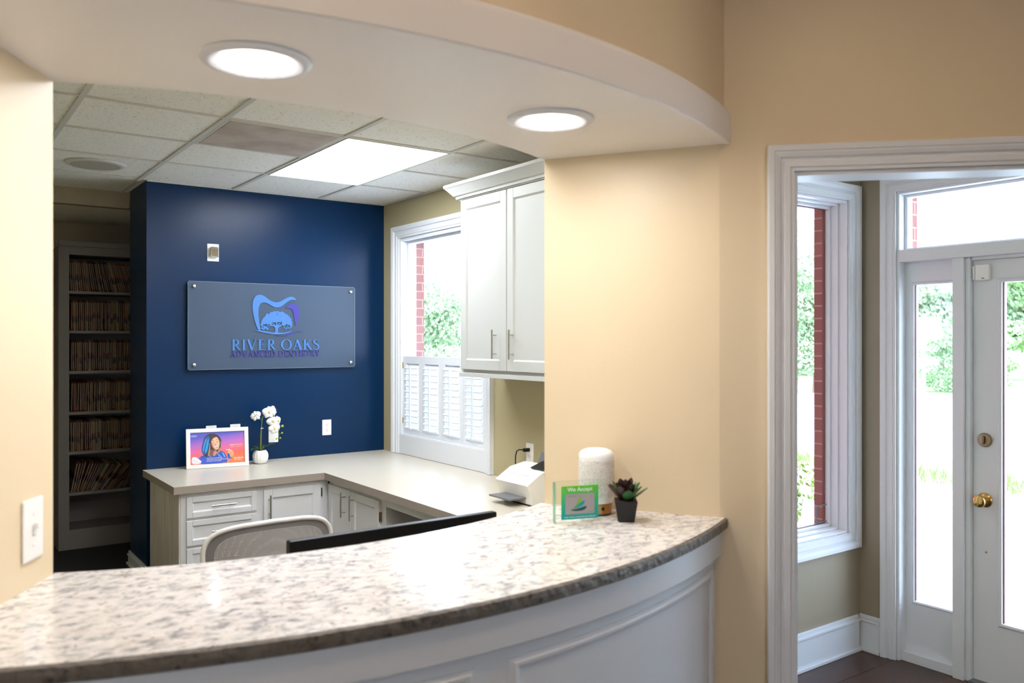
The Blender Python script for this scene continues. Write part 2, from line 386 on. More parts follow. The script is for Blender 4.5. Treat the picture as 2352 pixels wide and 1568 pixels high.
# door wall
DY0, DY1, DZ = .69, 2.343, 2.415
Mw = Matrix.Translation((XD,0,0)) @ Matrix.Rotation(-pi/2,4,'Z')
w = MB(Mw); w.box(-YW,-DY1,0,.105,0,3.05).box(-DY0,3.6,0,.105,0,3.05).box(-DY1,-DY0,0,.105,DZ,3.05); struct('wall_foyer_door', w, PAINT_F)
w = MB(Mw); w.box(-YW-.0,-DY1-.0,.106,.20,-.2,3.05).box(-DY0,3.6,.106,.20,-.2,3.05).box(-DY1,-DY0,.106,.20,DZ+.02,3.05); struct('wall_brick_entry', w, BRICK, 'red brick round the entry door outside')
w = MB().box(-2.6,4.13,-3.6,-3.5,2.5,3.0).box(-2.6,4.13,-3.6,-3.5,0,.5)
for a,b in ((-2.6,-1.2),(-.2,4.13)): w.box(a,b,-3.6,-3.5,.5,2.5)
struct('wall_south', w, PAINT)
w = MB().box(-2.7,-2.6,-3.6,-.42,0,3.0); struct('wall_waiting_west', w, PAINT)
w = MB().prism([diag(.25,.13),diag(2.65,.13),(4.12,2.54),(2.95,2.54)], 2.76, 2.8); struct('ceiling_foyer', w, PALE)
for i,(a,b) in enumerate(((-1.2,-.2),)):
    t = thing(f'window_{i+4}', ((a+b)/2,-3.55,.5), 0, kind='structure', label='waiting area window behind the viewer')
    h = (b-a)/2; f = MB().box(-h,-h+.05,-.04,.04,0,2).box(h-.05,h,-.04,.04,0,2).box(-h+.05,h-.05,-.04,.04,0,.05).box(-h+.05,h-.05,-.04,.04,1.95,2).box(-.02,.02,-.03,.03,.05,1.95)
    obj('window_frame', f, WHITE, t); obj('pane', MB().box(-h+.05,h-.05,-.003,.003,.05,1.95), GLASS, t)

# baseboards
def baseboard(mb, x0, x1, h=.19, y=0):   # local frame, front toward -y
    mb.box(x0,x1,y-.015,y-.0005,0,h-.035).box(x0,x1,y-.022,y-.0005,h-.035,h-.02).box(x0,x1,y-.012,y-.0005,h-.02,h)
    mb.box(x0,x1,y-.028,y-.015,0,.018); return mb
b = baseboard(MB(Matrix.Translation((0,YW,0))), 3.13, XD-.03); struct('baseboard_window', b, WHITE, bevel=.003)
b = baseboard(MB(Mw), -YW+.001, -DY1-.082); struct('baseboard_door', b, WHITE, bevel=.003)
Mside = Matrix.Translation((1.31,YB,0)) @ Matrix.Rotation(-pi/2,4,'Z')
b = baseboard(MB(Mside), -.53, -.0, .10); struct('baseboard_blue', b, WHITE, bevel=.002)

# window 1: east office window with shutters
W1 = thing('window_1', (XE,(WY0+WY1)/2,.76), -pi/2, kind='structure', label='tall office window with half shutters')
hw = (WY1-WY0)/2; zb = WZ0-.76; zt = WZ1-.76
c = MB().casing(-hw,hw,.002,zt,[(0,0),(0,.014),(.014,.014),(.018,.020),(.040,.022),(.044,.016),(.052,.016),(.058,.028),(.076,.032),(.090,.032),(.092,.0)],sides=3); obj('casing', c, WHITE, W1)
c = MB(); c.box(-hw,-hw+.02,.0,.128,zb,zt).box(hw-.02,hw,.0,.128,zb,zt).box(-hw+.02,hw-.02,.0,.128,zt-.02,zt).box(-hw+.02,hw-.02,.0,.128,zb,zb+.02)
c.box(-hw+.02,-hw+.04,.06,.128,zb+.02,zt-.02).box(hw-.04,hw-.02,.06,.128,zb+.02,zt-.02).box(-hw+.04,hw-.04,.06,.128,zt-.04,zt-.02)
obj('window_frame', c, WHITE, W1, bevel=.002)
obj('pane', MB().box(-hw+.04,hw-.04,.118,.124,zb+.02,zt-.04), GLASS, W1)
obj('apron', MB().box(-hw,hw,-.006,-.0005,.002,zb+.012), WHITE, W1, bevel=.002)
pw = (2*hw-.05)/4
for i in range(4):
    x0 = -hw+.025+i*pw; x1 = x0+pw-.003; z0 = zb+.022; z1 = 1.525-.76; st = .042
    s = MB().box(x0,x0+st,.02,.045,z0,z1).box(x1-st,x1,.02,.045,z0,z1).box(x0+st,x1-st,.02,.045,z0,z0+.04).box(x0+st,x1-st,.02,.045,z1-.055,z1)
    nn = 11; hh = (z1-.055-z0-.04)/nn
    for j in range(nn):
        zc = z0+.04+hh*(j+.5); dz = .020; dy = .024
        s.poly  # slat as a thin tilted box
        a = [(x0+st,.0325-dy,zc-dz),(x1-st,.0325-dy,zc-dz),(x1-st,.0325+dy,zc+dz),(x0+st,.0325+dy,zc+dz)]
        lo = [s.v(p) for p in a]; hi = [s.v((p[0],p[1]-.004,p[2]+.006)) for p in a]
        s.f(lo[::-1]); s.f(hi)
        for q in range(4): s.f([lo[q],lo[(q+1)%4],hi[(q+1)%4],hi[q]])
    sp = obj('shutter_panel', s, WHITE, W1)
    xm = (x0+x1)/2
    obj('tilt_rod', MB().box(xm-.006,xm+.006,-.006,.006,z0+.045,z1-.07), WHITE, sp)
    if i==0:
        for z in (z0+.10,z1-.07): obj('hinge', MB().box(x0-.006,x0+.003,.014,.019,z-.022,z+.022), BRASS, sp, )
# window 2: foyer window
W2 = thing('window_2', ((FX0+FX1)/2,YW,FZ0), 0, kind='structure', label='foyer picture window with white casing')
hw = (FX1-FX0)/2; H = FZ1-FZ0
c = MB().casing(-hw,hw,0,H,[(0,0),(0,.014),(.012,.014),(.016,.020),(.034,.022),(.038,.016),(.044,.016),(.050,.026),(.066,.030),(.082,.030),(.086,.0)],sides=4); obj('casing', c, WHITE, W2)
c = MB()
for i,(t0,d0,d1) in enumerate(((.012,.0,.124),(.022,.045,.124),(.034,.085,.124))):
    e0 = 0 if i==0 else (.012,.022,.034)[i-1]
    c.box(-hw+e0,-hw+t0,d0,d1,e0,H-e0).box(hw-t0,hw-e0,d0,d1,e0,H-e0).box(-hw+t0,hw-t0,d0,d1,H-t0,H-e0).box(-hw+t0,hw-t0,d0,d1,e0,t0)
obj('window_frame', c, WHITE, W2, bevel=.002)
obj('screen_frame', MB().box(hw-.044,hw-.034,.112,.124,.034,H-.034).box(-hw+.034,-hw+.044,.112,.124,.034,H-.034).box(-hw+.044,hw-.044,.112,.124,H-.04,H-.034).box(-hw+.044,hw-.044,.112,.124,.034,.040), MULL, W2)
obj('pane', MB().box(-hw+.044,hw-.044,.105,.110,.040,H-.040), GLASS, W2)
lt = MB(); lt.tube([(hw-.046,.098,.048),(hw-.13,.098,.048),(hw-.135,.098,.055),(hw-.135,.098,.13),(hw-.13,.098,.137),(hw-.046,.098,.137)], .004, 8); obj('latch_bracket', lt, GREYP, W2)

# entry unit: window_3 = transom and sidelight, door_1 = door
ET = thing('window_3', (XD,(DY0+DY1)/2,0), -pi/2, kind='structure', label='white entry frame with transom and sidelight')
Yc = (DY0+DY1)/2
def lx(Y): return Yc-Y       # local x from world Y
c = MB().casing(lx(DY1),lx(DY0),0,DZ,[(0,0),(0,.012),(.012,.012),(.016,.018),(.032,.019),(.036,.013),(.044,.014),(.050,.024),(.064,.028),(.076,.028),(.080,.0)],sides=3); obj('casing', c, WHITE, ET)
f = MB(); a, b = lx(DY1), lx(DY0)
f.box(a,a+.014,0,.104,0,DZ).box(b-.014,b,0,.104,0,DZ).box(a+.014,b-.014,0,.104,DZ-.014,DZ)
f.box(a+.014,b-.014,-.006,.1,2.052,2.113)
for y0,y1 in ((2.008,2.062),(.968,1.022)): f.box(lx(y1),lx(y0),.005,.1,.0,2.052)
for y0,y1 in ((1.985,2.008),(1.022,1.045)): f.box(lx(y1),lx(y0),.022,.1,.0,2.052)
f.box(lx(1.985),lx(1.045),.03,.1,2.036,2.052)
f.box(a+.014,lx(2.008+.054),.02,.1,0,.05)
f.box(a+.014,a+.03,.05,.1,2.113,DZ-.014).box(b-.03,b-.014,.05,.1,2.113,DZ-.014).box(a+.03,b-.03,.05,.1,DZ-.028,DZ-.014).box(a+.03,b-.03,.05,.1,2.113,2.125)
obj('entry_frame', f, WHITE, ET, bevel=.0025)
obj('transom_pane', MB().box(a+.03,b-.03,.072,.078,2.125,DZ-.028), GLASS, ET)
for (ya,yb) in ((2.329,2.062),(.968,.704)):
    y0,y1 = lx(ya),lx(yb); g0,g1 = y0+.048,y1-.012 if ya>2 else y1-.05
    if ya<2: g0,g1 = y0+.012,y1-.05
    s = MB().box(y0,g0,.06,.098,.05,2.052).box(g1,y1,.06,.098,.05,2.052).box(g0,g1,.06,.098,.05,.31).box(g0,g1,.06,.098,1.933,2.052)
    s.casing(g0,g1,.31,1.933,[(0,.0),(0,.006),(.008,.010),(.014,.004),(.016,.0)],sides=4,y=.06)
    sl = obj('sidelight_panel', s, WHITE, ET); obj('pane', MB().box(g0,g1,.076,.082,.31,1.933), GLASS, sl)
    if ya>2: obj('bead', MB().box(g0,g0+.004,.062,.075,.31,1.933), MULL, sl)
DR = thing('door_1', (XD+.05,1.515,.012), -pi/2, kind='structure', label='white entry door with full glass panel')
hw = .468; gx = .335; s = MB()
s.box(-hw,-gx,0,.044,0,2.022).box(gx,hw,0,.044,0,2.022).box(-gx,gx,0,.044,0,.30).box(-gx,gx,0,.044,1.912,2.022)
s.casing(-gx,gx,.30,1.912,[(0,0),(0,.008),(.010,.011),(.018,.004),(.022,.0)],sides=4)
obj('door_slab', s, WHITE, DR); obj('pane', MB().box(-gx,gx,.018,.024,.30,1.912), GLASS, DR)
obj('bead', MB().box(-gx,-gx+.005,.004,.017,.30,1.912), MULL, DR)
d = MB().lathe([(.033,0),(.034,-.006),(.030,-.012),(.022,-.014)],(-hw+.055,0,1.160),32,'y'); db = obj('deadbolt', d, ABRASS, DR, smooth=True)
obj('thumb_turn', MB().box(-hw+.050,-hw+.060,-.030,-.0145,1.140,1.180), ABRASS, db, bevel=.004)
d = MB().lathe([(.034,0),(.035,-.005),(.029,-.011),(.014,-.014),(.012,-.030),(.018,-.036),(.027,-.045),(.030,-.056),(.027,-.066),(.018,-.071),(.004,-.072)],(-hw+.055,0,.872),32,'y'); obj('door_knob', d, BRASS, DR, smooth=True)
obj('screw', MB().lathe([(.005,0),(.005,-.003),(.002,-.004)],(-hw+.06,0,.625),12,'y'), BRASS, DR)
obj('threshold', MB().box(lx(1.985),lx(1.045),.0,.1,0,.011), GREYP, ET)

tt = thing('door_sensor', (XD+.0495,1.935,1.975), -pi/2, 0 or 'small white plastic alarm sensor at the top corner of the entry door', 'sensor')
obj('housing', MB().box(-.03,.035,-.022,0,-.038,.038), PLASTIC, tt, bevel=.004); obj('magnet', MB().box(-.046,-.033,-.016,-.001,-.034,.034), PLASTIC, tt, bevel=.003)
obj('indicator', MB().box(.0,.014,-.0235,-.0222,-.03,-.027), SLOT, tt)

# ------------------------------------------------------------------ reception counter
gb = MB(); ao = A0-.002; n = 160; rnd = random.Random(3)
def grow(r,z,jit): return [gb.v((p[0]+rnd.uniform(-jit,jit),p[1]+rnd.uniform(-jit,jit),z+rnd.uniform(-jit,jit))) for p in arc(r,-ao,ao,n)]
TOPZ = 1.067
inner = [(CX+1.785*sin(-AB-.001+(2*AB+.002)*i/n), CY-1.785*cos(-AB-.001+(2*AB+.002)*i/n)) for i in range(n+1)]
# keep the ends just clear of the piers
def pull(p, e=.0015):
    return (p[0]-(1 if p[0]>CX else -1)*e*1.3, p[1])
inner[0] = pull(inner[0]); inner[-1] = pull(inner[-1])
gb.use(GRAN)
ti = [gb.v((p[0],p[1],TOPZ)) for p in inner]; to = [gb.v((p[0],p[1],TOPZ)) for p in arc(2.428,-ao,ao,n)]
bi = [gb.v((p[0],p[1],TOPZ-.038)) for p in inner]; bo = [gb.v((p[0],p[1],TOPZ-.038)) for p in arc(2.428,-ao,ao,n)]
for i in range(n): gb.f([to[i],to[i+1],ti[i+1],ti[i]]); gb.f([bi[i],bi[i+1],bo[i+1],bo[i]]); gb.f([ti[i],ti[i+1],bi[i+1],bi[i]])
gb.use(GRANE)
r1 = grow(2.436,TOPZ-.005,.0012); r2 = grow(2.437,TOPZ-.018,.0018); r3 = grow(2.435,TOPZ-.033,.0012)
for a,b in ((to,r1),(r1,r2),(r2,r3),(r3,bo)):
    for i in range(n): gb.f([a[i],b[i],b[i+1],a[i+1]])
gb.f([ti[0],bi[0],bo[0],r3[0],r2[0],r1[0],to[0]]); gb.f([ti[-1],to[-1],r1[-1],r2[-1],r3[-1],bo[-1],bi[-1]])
gc = obj('granite_countertop', gb, None); tag(gc, 'curved speckled cream granite transaction top with rough edge tinted darker for shade', 'countertop')

rc = thing('reception_counter', (CX,CY-2.3,0), 0, 'white curved panelled reception desk front under the granite top', 'reception desk')
Mr = Matrix.Translation((-CX,-CY+2.3,0)); ae = A0-.005
def curved(prof, a0, a1, n=40, close=True):
    w = MB(Mr); rows = []
    for r,z in prof: rows.append([w.v((p[0],p[1],z)) for p in arc(r,a0,a1,n)])
    for a,b in zip(rows, rows[1:]+(rows[:1] if close else [])):
        for i in range(n): w.f([a[i],a[i+1],b[i+1],b[i]])
    w.f([r[0] for r in rows]); w.f([r[-1] for r in rows][::-1]); return w
obj('front_panel', curved([(2.36,0),(2.395,0),(2.395,.942),(2.36,.942)], -ae, ae, 80), WHITE, rc, smooth=20)
obj('frieze_board', curved([(2.385,.9425),(2.414,.9425),(2.418,.947),(2.418,1.0285),(2.385,1.0285)], -ae, ae, 80), WHITE, rc, smooth=20)
obj('base_skirting', curved([(2.3955,0.001),(2.412,0.001),(2.412,.13),(2.3955,.14)], -ae, ae, 80), WHITE, rc, smooth=20)
# raised moulding frames on the curved front
def frame(a0,a1,z0,z1):
    w = MB(Mr); pr = [(0,.0),(0,.006),(.006,.009),(.014,.010),(.018,.006),(.025,.006),(.028,.0)]; rows = []; m = 24
    for o,d in pr:
        r = 2.3955+d; da = o/2.4; pts = []
        for i in range(m+1): a = a0-da+(a1-a0+2*da)*i/m; pts.append((CX+r*sin(a),CY-r*cos(a),z1+o))
        for i in range(m,-1,-1): a = a0-da+(a1-a0+2*da)*i/m; pts.append((CX+r*sin(a),CY-r*cos(a),z0-o))
        rows.append([w.v(p) for p in pts])
    q = len(rows[0])
    for a,b in zip(rows, rows[1:]):
        for i in range(q): w.f([a[i],a[(i+1)%q],b[(i+1)%q],b[i]])
    return w
for a0,a1 in ((R(2.3),R(25.4)),(R(-24),R(-1.3)),): obj('panel_moulding', frame(a0,a1,.2,.882), WHITE, rc)
w = MB(Mr).prism([(p[0],p[1]) for p in ringpoly(1.3,2.29,-R(18),R(18))], .63, .66); obj('work_surface', w, LAMIN, rc)
for x in (CX-.36,CX+.36): obj('support_panel', MB(Mr).box(x-.02,x+.02,2.0,2.68,0,.629), WHITE, rc)

# ------------------------------------------------------------------ casework helpers
def shaker(mb, x0,x1,z0,z1,y, t=.019, rail=.055, mould=True):   # front at y-t
    mb.box(x0,x0+rail,y-t,y,z0,z1).box(x1-rail,x1,y-t,y,z0,z1).box(x0+rail,x1-rail,y-t,y,z0,z0+rail).box(x0+rail,x1-rail,y-t,y,z1-rail,z1)
    mb.box(x0+rail,x1-rail,y-t+.009,y,z0+rail,z1-rail)
    mb.casing(x0+rail+.008,x1-rail-.008,z0+rail+.008,z1-rail-.008,[(0,-.009),(.002,-.006),(.008,-.001)],4,y=y-t)
    return mb
def bar_pull(parent, x, z, y, horiz, ln=.14, name='handle'):
    m = MB(); r = .0055; h = ln/2; q = ln/2-.03
    if horiz:
        m.tube([(x-h,y-.032,z),(x+h,y-.032,z)],r)
        for s in (-q,q): m.tube([(x+s,y,z),(x+s,y-.032,z)],.0042,8)
    else:
        m.tube([(x,y-.032,z-h),(x,y-.032,z+h)],r)
        for s in (-q,q): m.tube([(x,y,z+s),(x,y-.032,z+s)],.0042,8)
    return obj(name, m, STEEL, parent, smooth=True)

# L-shaped worktop
wt = MB(); O = [(1.285,5.29),(2.25,5.29),(2.25,2.62),(XE-.002,2.62),(XE-.002,YB-.002),(1.285,YB-.002)]
wt.use(EDGE); n = len(O)
lo = [wt.v((p[0],p[1],.714)) for p in O]; hi = [wt.v((p[0],p[1],.76)) for p in O]
for i in range(n): wt.f([lo[i],lo[(i+1)%n],hi[(i+1)%n],hi[i]])
wt.use(LAMIN); wt.f(hi); wt.f(lo[::-1])
o = obj('worktop', wt, None); tag(o, 'beige laminate L-shaped worktop along the blue wall and window', 'worktop')

# drawer cabinet under the blue wall
cb = thing('base_cabinet', (1.33,5.33,0), 0, 'white base cabinet with drawers and one door below the blue wall', 'cabinet')
b = MB(); W = .965; b.use(WCAB); b.box(.004,W,0,.76,.0,.7135)
obj('body', b, None, cb); 
o = obj('side_panel', MB().box(-.006,.0035,.002,.76,0,.7135), SIDEP, cb); o['label'] = 'greyish streaky side panel'
z = .686
for h in (.129,.155,.155,.16):
    d = MB(); shaker(d, .036,.470,z-h,z,-.0005, rail=.034); dr = obj('drawer', d, WCAB, cb, bevel=.0025); bar_pull(dr, .253, z-h/2+.002, -.02, True, .15); z -= h+.016
d = MB(); shaker(d, .515,.905,.085,.682,-.0005); dr = obj('door', d, WCAB, cb, bevel=.0025); bar_pull(dr, .548, .575, -.02, False, .15)
obj('hinge', MB().box(.908,.917,-.014,-.002,.60,.655).tube([(.912,-.015,.60),(.912,-.015,.655)],.0045,8), ABRASS, dr)
# window side cabinet (faces -X): local x = -Y
cb = thing('base_cabinet', (2.30,5.325,0), -pi/2, 'white base cabinet with two narrow doors below the window side worktop', 'cabinet')
b = MB().box(.001,.835,.0,.80,0,.7135); obj('body', b, WCAB, cb)
for i,(x0,x1,hx) in enumerate(((.022,.372,.30),(.384,.772,.43))):
    d = MB(); shaker(d, x0,x1,.085,.682,-.0005,rail=.05); dr = obj('door', d, WCAB, cb, bevel=.0025); bar_pull(dr, hx, .585, -.02, False, .16)
    if i: obj('hinge', MB().box(.774,.786,-.014,-.002,.56,.615).tube([(.780,-.015,.56),(.780,-.015,.615)],.0045,8), ABRASS, dr)
# kneehole apron and far end support
kn = thing('base_cabinet', (2.30,4.485,0), -pi/2, 'white kneehole apron and end panel carrying the worktop by the scanner', 'cabinet')
obj('apron', MB().box(.0,1.75,.0,.02,.655,.7135), WCAB, kn); obj('end_panel', MB().box(1.75,1.79,0,.79,0,.7135), WCAB, kn)
obj('back_panel', MB().box(.0,1.75,.79,.805,0,.7135), WCAB, kn)
o = thing('waste_bin', (2.75,4.1,0), 0, 'dark round waste bin in the shade of the kneehole', 'bin')
obj('bin_body', MB().lathe([(.11,0),(.14,.5),(.146,.505),(.136,.505),(.107,.01)],(0,0,0),28), BLACKM, o, smooth=True)

# wall cabinet with crown
wc = thing('wall_cabinet', (2.80,4.44,1.425), -pi/2, 'white two door wall cabinet with crown moulding beside the window', 'cabinet')
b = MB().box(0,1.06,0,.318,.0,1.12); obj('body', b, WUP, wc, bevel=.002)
obj('light_rail', MB().box(.0,1.06,-.018,-.0005,.0,.025), WUP, wc, bevel=.002)
for i,(x0,x1,hx) in enumerate(((.022,.512,.415),(.520,1.012,.585))):
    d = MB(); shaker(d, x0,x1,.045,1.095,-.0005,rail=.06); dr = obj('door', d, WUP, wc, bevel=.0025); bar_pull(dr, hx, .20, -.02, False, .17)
    if i==0:
        for z in (.10,.98): obj('hinge', MB().box(.014,.020,-.012,-.002,z-.025,z+.025), BRASS, dr)
cr = MB(); pr = [(0,1.105),(.012,1.105),(.014,1.12),(.026,1.124),(.034,1.135),(.055,1.160),(.066,1.172),(.070,1.174),(.070,1.192),(.0,1.192)]
rows = []
for o_,z in pr: rows.append([cr.v(p) for p in ((-o_,.318,z),(-o_,-.0215-o_,z),(1.06,-.0215-o_,z))])
for a,b in zip(rows, rows[1:]):
    for i in range(2): cr.f([a[i],a[i+1],b[i+1],b[i]])
cr.f([r[2] for r in rows]); cr.box(.0,1.06,-.021,.318,1.1205,1.19).box(.0,1.06,-.0212,-.0004,1.0985,1.1204)
obj('crown_moulding', cr, WUP, wc)

# ------------------------------------------------------------------ bookcase and folders
BX0,BX1,BY = .93,1.80,7.37
bk = thing('bookcase', (BX0,BY,0), 0, 'tall grey white bookcase in the dim alcove packed with files', 'bookcase')
BW = BX1-BX0; SHZ = [2.039,1.726,1.406,1.082,.769,.446]
BKM = mat('alcove_dimmed_shelf_paint', (132,128,126), .6)  # greyed so that the dimness of the alcove is in the paint
obj('side_panel', MB().box(0,.075,0,.36,0,2.39), BKM, bk); obj('side_panel', MB().box(BW-.05,BW,0,.36,0,2.39), BKM, bk)
obj('header', MB().box(.0755,BW-.0505,0,.36,2.325,2.39), BKM, bk); obj('back_panel', MB().box(.0755,BW-.0505,.34,.36,.0,2.3245), BKM, bk)
obj('cornice', MB().box(0,BW,-.02,.02,2.3905,2.43), BKM, bk)
obj('plinth', MB().box(.0755,BW-.0505,0,.335,0.0,.155), BKM, bk)
for z in SHZ: obj('shelf', MB().box(.0755,BW-.0505,.004,.3395,z-.022,z), BKM, bk)
FC = {'tan':(150,116,84),'brown':(104,70,50),'red':(140,44,40),'yellow':(160,132,60),'white':(168,156,140),'dark':(54,46,48)}  # card colours kept dark as well, carrying the dim of the alcove
FM = {}
for q,c in FC.items():
    fm = mat(f'{q}_folder_card', c, .8)
    tc = N(fm,'ShaderNodeTexCoord'); sp = N(fm,'ShaderNodeSeparateXYZ'); L(fm, tc.outputs['Object'], sp.inputs[0])
    oi = N(fm,'ShaderNodeObjectInfo'); ad = N(fm,'ShaderNodeMath'); ad.operation = 'MULTIPLY_ADD'; ad.inputs[1].default_value = .05
    L(fm, oi.outputs['Random'], ad.inputs[0]); L(fm, sp.outputs[2], ad.inputs[2])
    r = ramp(fm, [(.0,c),(.10,c),(.101,(60,52,60)),(.135,(150,60,50)),(.150,c)], 'CONSTANT'); L(fm, ad.outputs[0], r.inputs['Fac'])
    L(fm, r.outputs['Color'], bs(fm).inputs['Base Color']); FM[q] = fm
PAGES = mat('folder_papers', (150,138,122), .9)
proto = {}
def folder_proto(q):
    m = MB(); m.use(FM[q]); m.box(-.005,-.0035,0,.28,0,.245).box(.0035,.005,0,.28,0,.238).box(-.0035,.0035,.002,.006,0,.012)
    m.use(PAGES); m.box(-.0034,.0034,.007,.27,.002,.225)
    me_o = obj('file_folder', m, None); return me_o
order = ['top','second','third','fourth','fifth','lowest']
rnd = random.Random(11)
for si,z in enumerate(SHZ):
    x = BX0+.096; top_x = None; i = 0
    while x < (1.56 if si<5 else 1.50):
        q = rnd.choices(['tan','brown','white','red','yellow','dark'],[50,22,8,8,5,7])[0]
        if si==0: ang = min(.30, .03+(x-BX0-.085)*.55)+rnd.uniform(-.015,.015)
        elif si==4: ang = -.02-(.10 if x<1.25 else -.02)+rnd.uniform(-.015,.015) if False else .0+ (.16*max(0,(x-1.2)))+rnd.uniform(-.02,.02)
        elif si==5: ang = -(.18+min(.55,(x-BX0-.085)*1.9))+rnd.uniform(-.03,.03)
        elif si==2: ang = -.06*max(0,(x-1.25)*4)+rnd.uniform(-.015,.015)
        elif si==3: ang = rnd.uniform(-.03,.01)
        else: ang = rnd.uniform(-.012,.012)
        # step keeps slanted neighbours just apart
        th = .0128/max(.5,cos(ang))
        if q not in proto: proto[q] = folder_proto(q); o = proto[q]
        else: o = proto[q].copy(); link(o)
        if top_x is not None: x = max(x, top_x+th-.25*math.tan(-ang))
        # rotate about y so that the top leans; positive ang leans left
        hh = .25
        o.rotation_euler = (0,-ang,0)
        lift = .0052*abs(sin(ang))+.0006
        o.location = (x, BY+.03+rnd.uniform(-.012,.012), z+lift)
        cn = {'tan':'tan','brown':'brown','white':'off-white','red':'red edged','yellow':'yellow','dark':'dark'}[q]
        st = 'leaning steeply' if si==5 else 'leaning' if si==0 else 'standing upright'
        tag(o, f'{cn} paper file folder {st} among the files on the {order[si]} shelf', 'folder', f'{cn} file folders on the {order[si]} bookcase shelf')
        top_x = x+.25*math.tan(-ang); x += th*(1.0 if si!=5 else 1.1); i += 1

# ------------------------------------------------------------------ blue wall sign
SG = thing('wall_sign', (2.21,YB-.036,1.7535), 0, 'frosted acrylic dental office sign with tooth and oak tree emblem on the blue wall', 'sign')
hx, hz = .635, .3125
def rrect(x0,x1,z0,z1,r,n=5):
    p = []
    for cx,cz,a in ((x1-r,z1-r,0),(x0+r,z1-r,pi/2),(x0+r,z0+r,pi),(x1-r,z0+r,1.5*pi)):
        for i in range(n+1): t = a+pi/2*i/n; p.append((cx+r*cos(t),cz+r*sin(t)))
    return p
m = MB(); m.use(FROST); m.plate(rrect(-hx,hx,-hz,hz,.008), -.004, .004)
m.use(FROSTE); m.box(-hx-.0015,-hx-.0001,-.004,.004,-hz+.006,hz-.006).box(-hx+.006,hx-.006,-.004,.004,hz+.0001,hz+.0015).box(hx+.0001,hx+.0015,-.004,.004,-hz+.006,hz-.006).box(-hx+.006,hx-.006,-.004,.004,-hz-.0015,-hz-.0001)
obj('acrylic_panel', m, None, SG)
for sx in (-1,1):
    for sz in (-1,1):
        m = MB().lathe([(.010,.034),(.010,-.010),(.0115,-.011),(.0115,-.017),(.009,-.019)],(sx*(hx-.038),0,sz*(hz-.035)),20,'y'); obj('standoff_screw', m, STEEL, SG, smooth=True)
def sgn(cx, cy):   # drawing coordinates of the emblem -> metres on the panel
    return (1.872+(cx-540)*.674/995-2.21, 1.654-(cy-1176)*.000660-1.7535)
def smoothpoly(pts, it=2):
    for _ in range(it):
        q = []
        for i in range(len(pts)):
            a, b = pts[i], pts[(i+1)%len(pts)]
            q += [(a[0]*.75+b[0]*.25,a[1]*.75+b[1]*.25),(a[0]*.25+b[0]*.75,a[1]*.25+b[1]*.75)]
        pts = q
    return pts
E0, E1 = -.010, -.0045
tooth = [(835,1075),(800,985),(776,880),(768,800),(778,735),(803,690),(845,671),(887,680),(925,705),(965,735),(1005,752),(1045,755),(1085,742),(1130,715),(1170,693),(1212,684),(1245,697),(1268,730),(1235,718),(1200,724),(1160,745),(1120,780),(1085,805),(1045,815),(1005,808),(970,788),(930,765),(895,758),(865,767),(847,790),(836,840),(835,900),(845,985),(862,1075)]
m = MB().plate([sgn(*p) for p in smoothpoly(tooth,1)], E0, E1)
obj('tooth_outline', m, SKYL, SG)
cres = [(1133,822),(1165,785),(1205,765),(1245,762),(1275,775),(1293,810),(1298,870),(1288,940),(1257,1032),(1245,960),(1232,890),(1224,845),(1205,822),(1165,815)]
m = MB().plate([sgn(*p) for p in smoothpoly(cres,1)], E0, E1)
m.plate([sgn(*p) for p in [(1015,1128),(1080,1131),(1150,1120),(1210,1099),(1270,1077),(1340,1075),(1280,1086),(1220,1108),(1160,1128),(1085,1139)]], E0, E1); obj('purple_crescent', m, PURP, SG)
m = MB().plate([sgn(*p) for p in [(785,1075),(850,1072),(920,1083),(990,1095),(1060,1098),(1130,1095),(1180,1085),(1225,1073),(1185,1096),(1130,1111),(1060,1117),(980,1112),(900,1099),(840,1085)]], E0, E1)
m.plate([sgn(*p) for p in [(1012,1097),(1022,1085),(1022,1050),(1010,1028),(970,1020),(940,1030),(938,1022),(972,1008),(1005,1012),(985,985),(992,982),(1024,1015),(1032,1010),(1030,975),(1040,975),(1046,1012),(1072,985),(1078,990),(1056,1022),(1100,1000),(1140,1004),(1140,1012),(1104,1012),(1060,1040),(1052,1060),(1054,1088),(1064,1097)]], E0-.0008, E1)
rt = random.Random(5)
for i in range(520):
    a = rt.uniform(0,pi); rr = math.sqrt(rt.uniform(0,1)); ex = 1042+cos(a)*170*rr; ey = 1010-sin(a)*148*rr
    if ey > 972 and abs(ex-1042)<62: continue
    if ey > 975 and rt.random()<.25: continue
    q = rt.uniform(8,17); nn = 7; p0 = rt.uniform(0,1)
    m.plate([sgn(ex+q*cos(p0+2*pi*j/nn)*rt.uniform(.75,1.15), ey-q*sin(p0+2*pi*j/nn)*rt.uniform(.75,1.15)) for j in range(nn)], E0+.0003*rt.random(), E1)
for ex,ey in [(875,1050),(895,1058),(915,1050),(935,1055),(880,1030),(900,1035),(925,1035),(1200,1030),(1180,1045),(1150,1048),(1125,1040),(1205,1010),(1165,1030),(868,1015)]:
    q = rt.uniform(9,15); m.plate([sgn(ex+q*cos(2*pi*j/7)*rt.uniform(.75,1.15), ey-q*sin(2*pi*j/7)*rt.uniform(.75,1.15)) for j in range(7)], E0+.0003*rt.random(), E1)
obj('oak_tree', m, SKYL, SG)
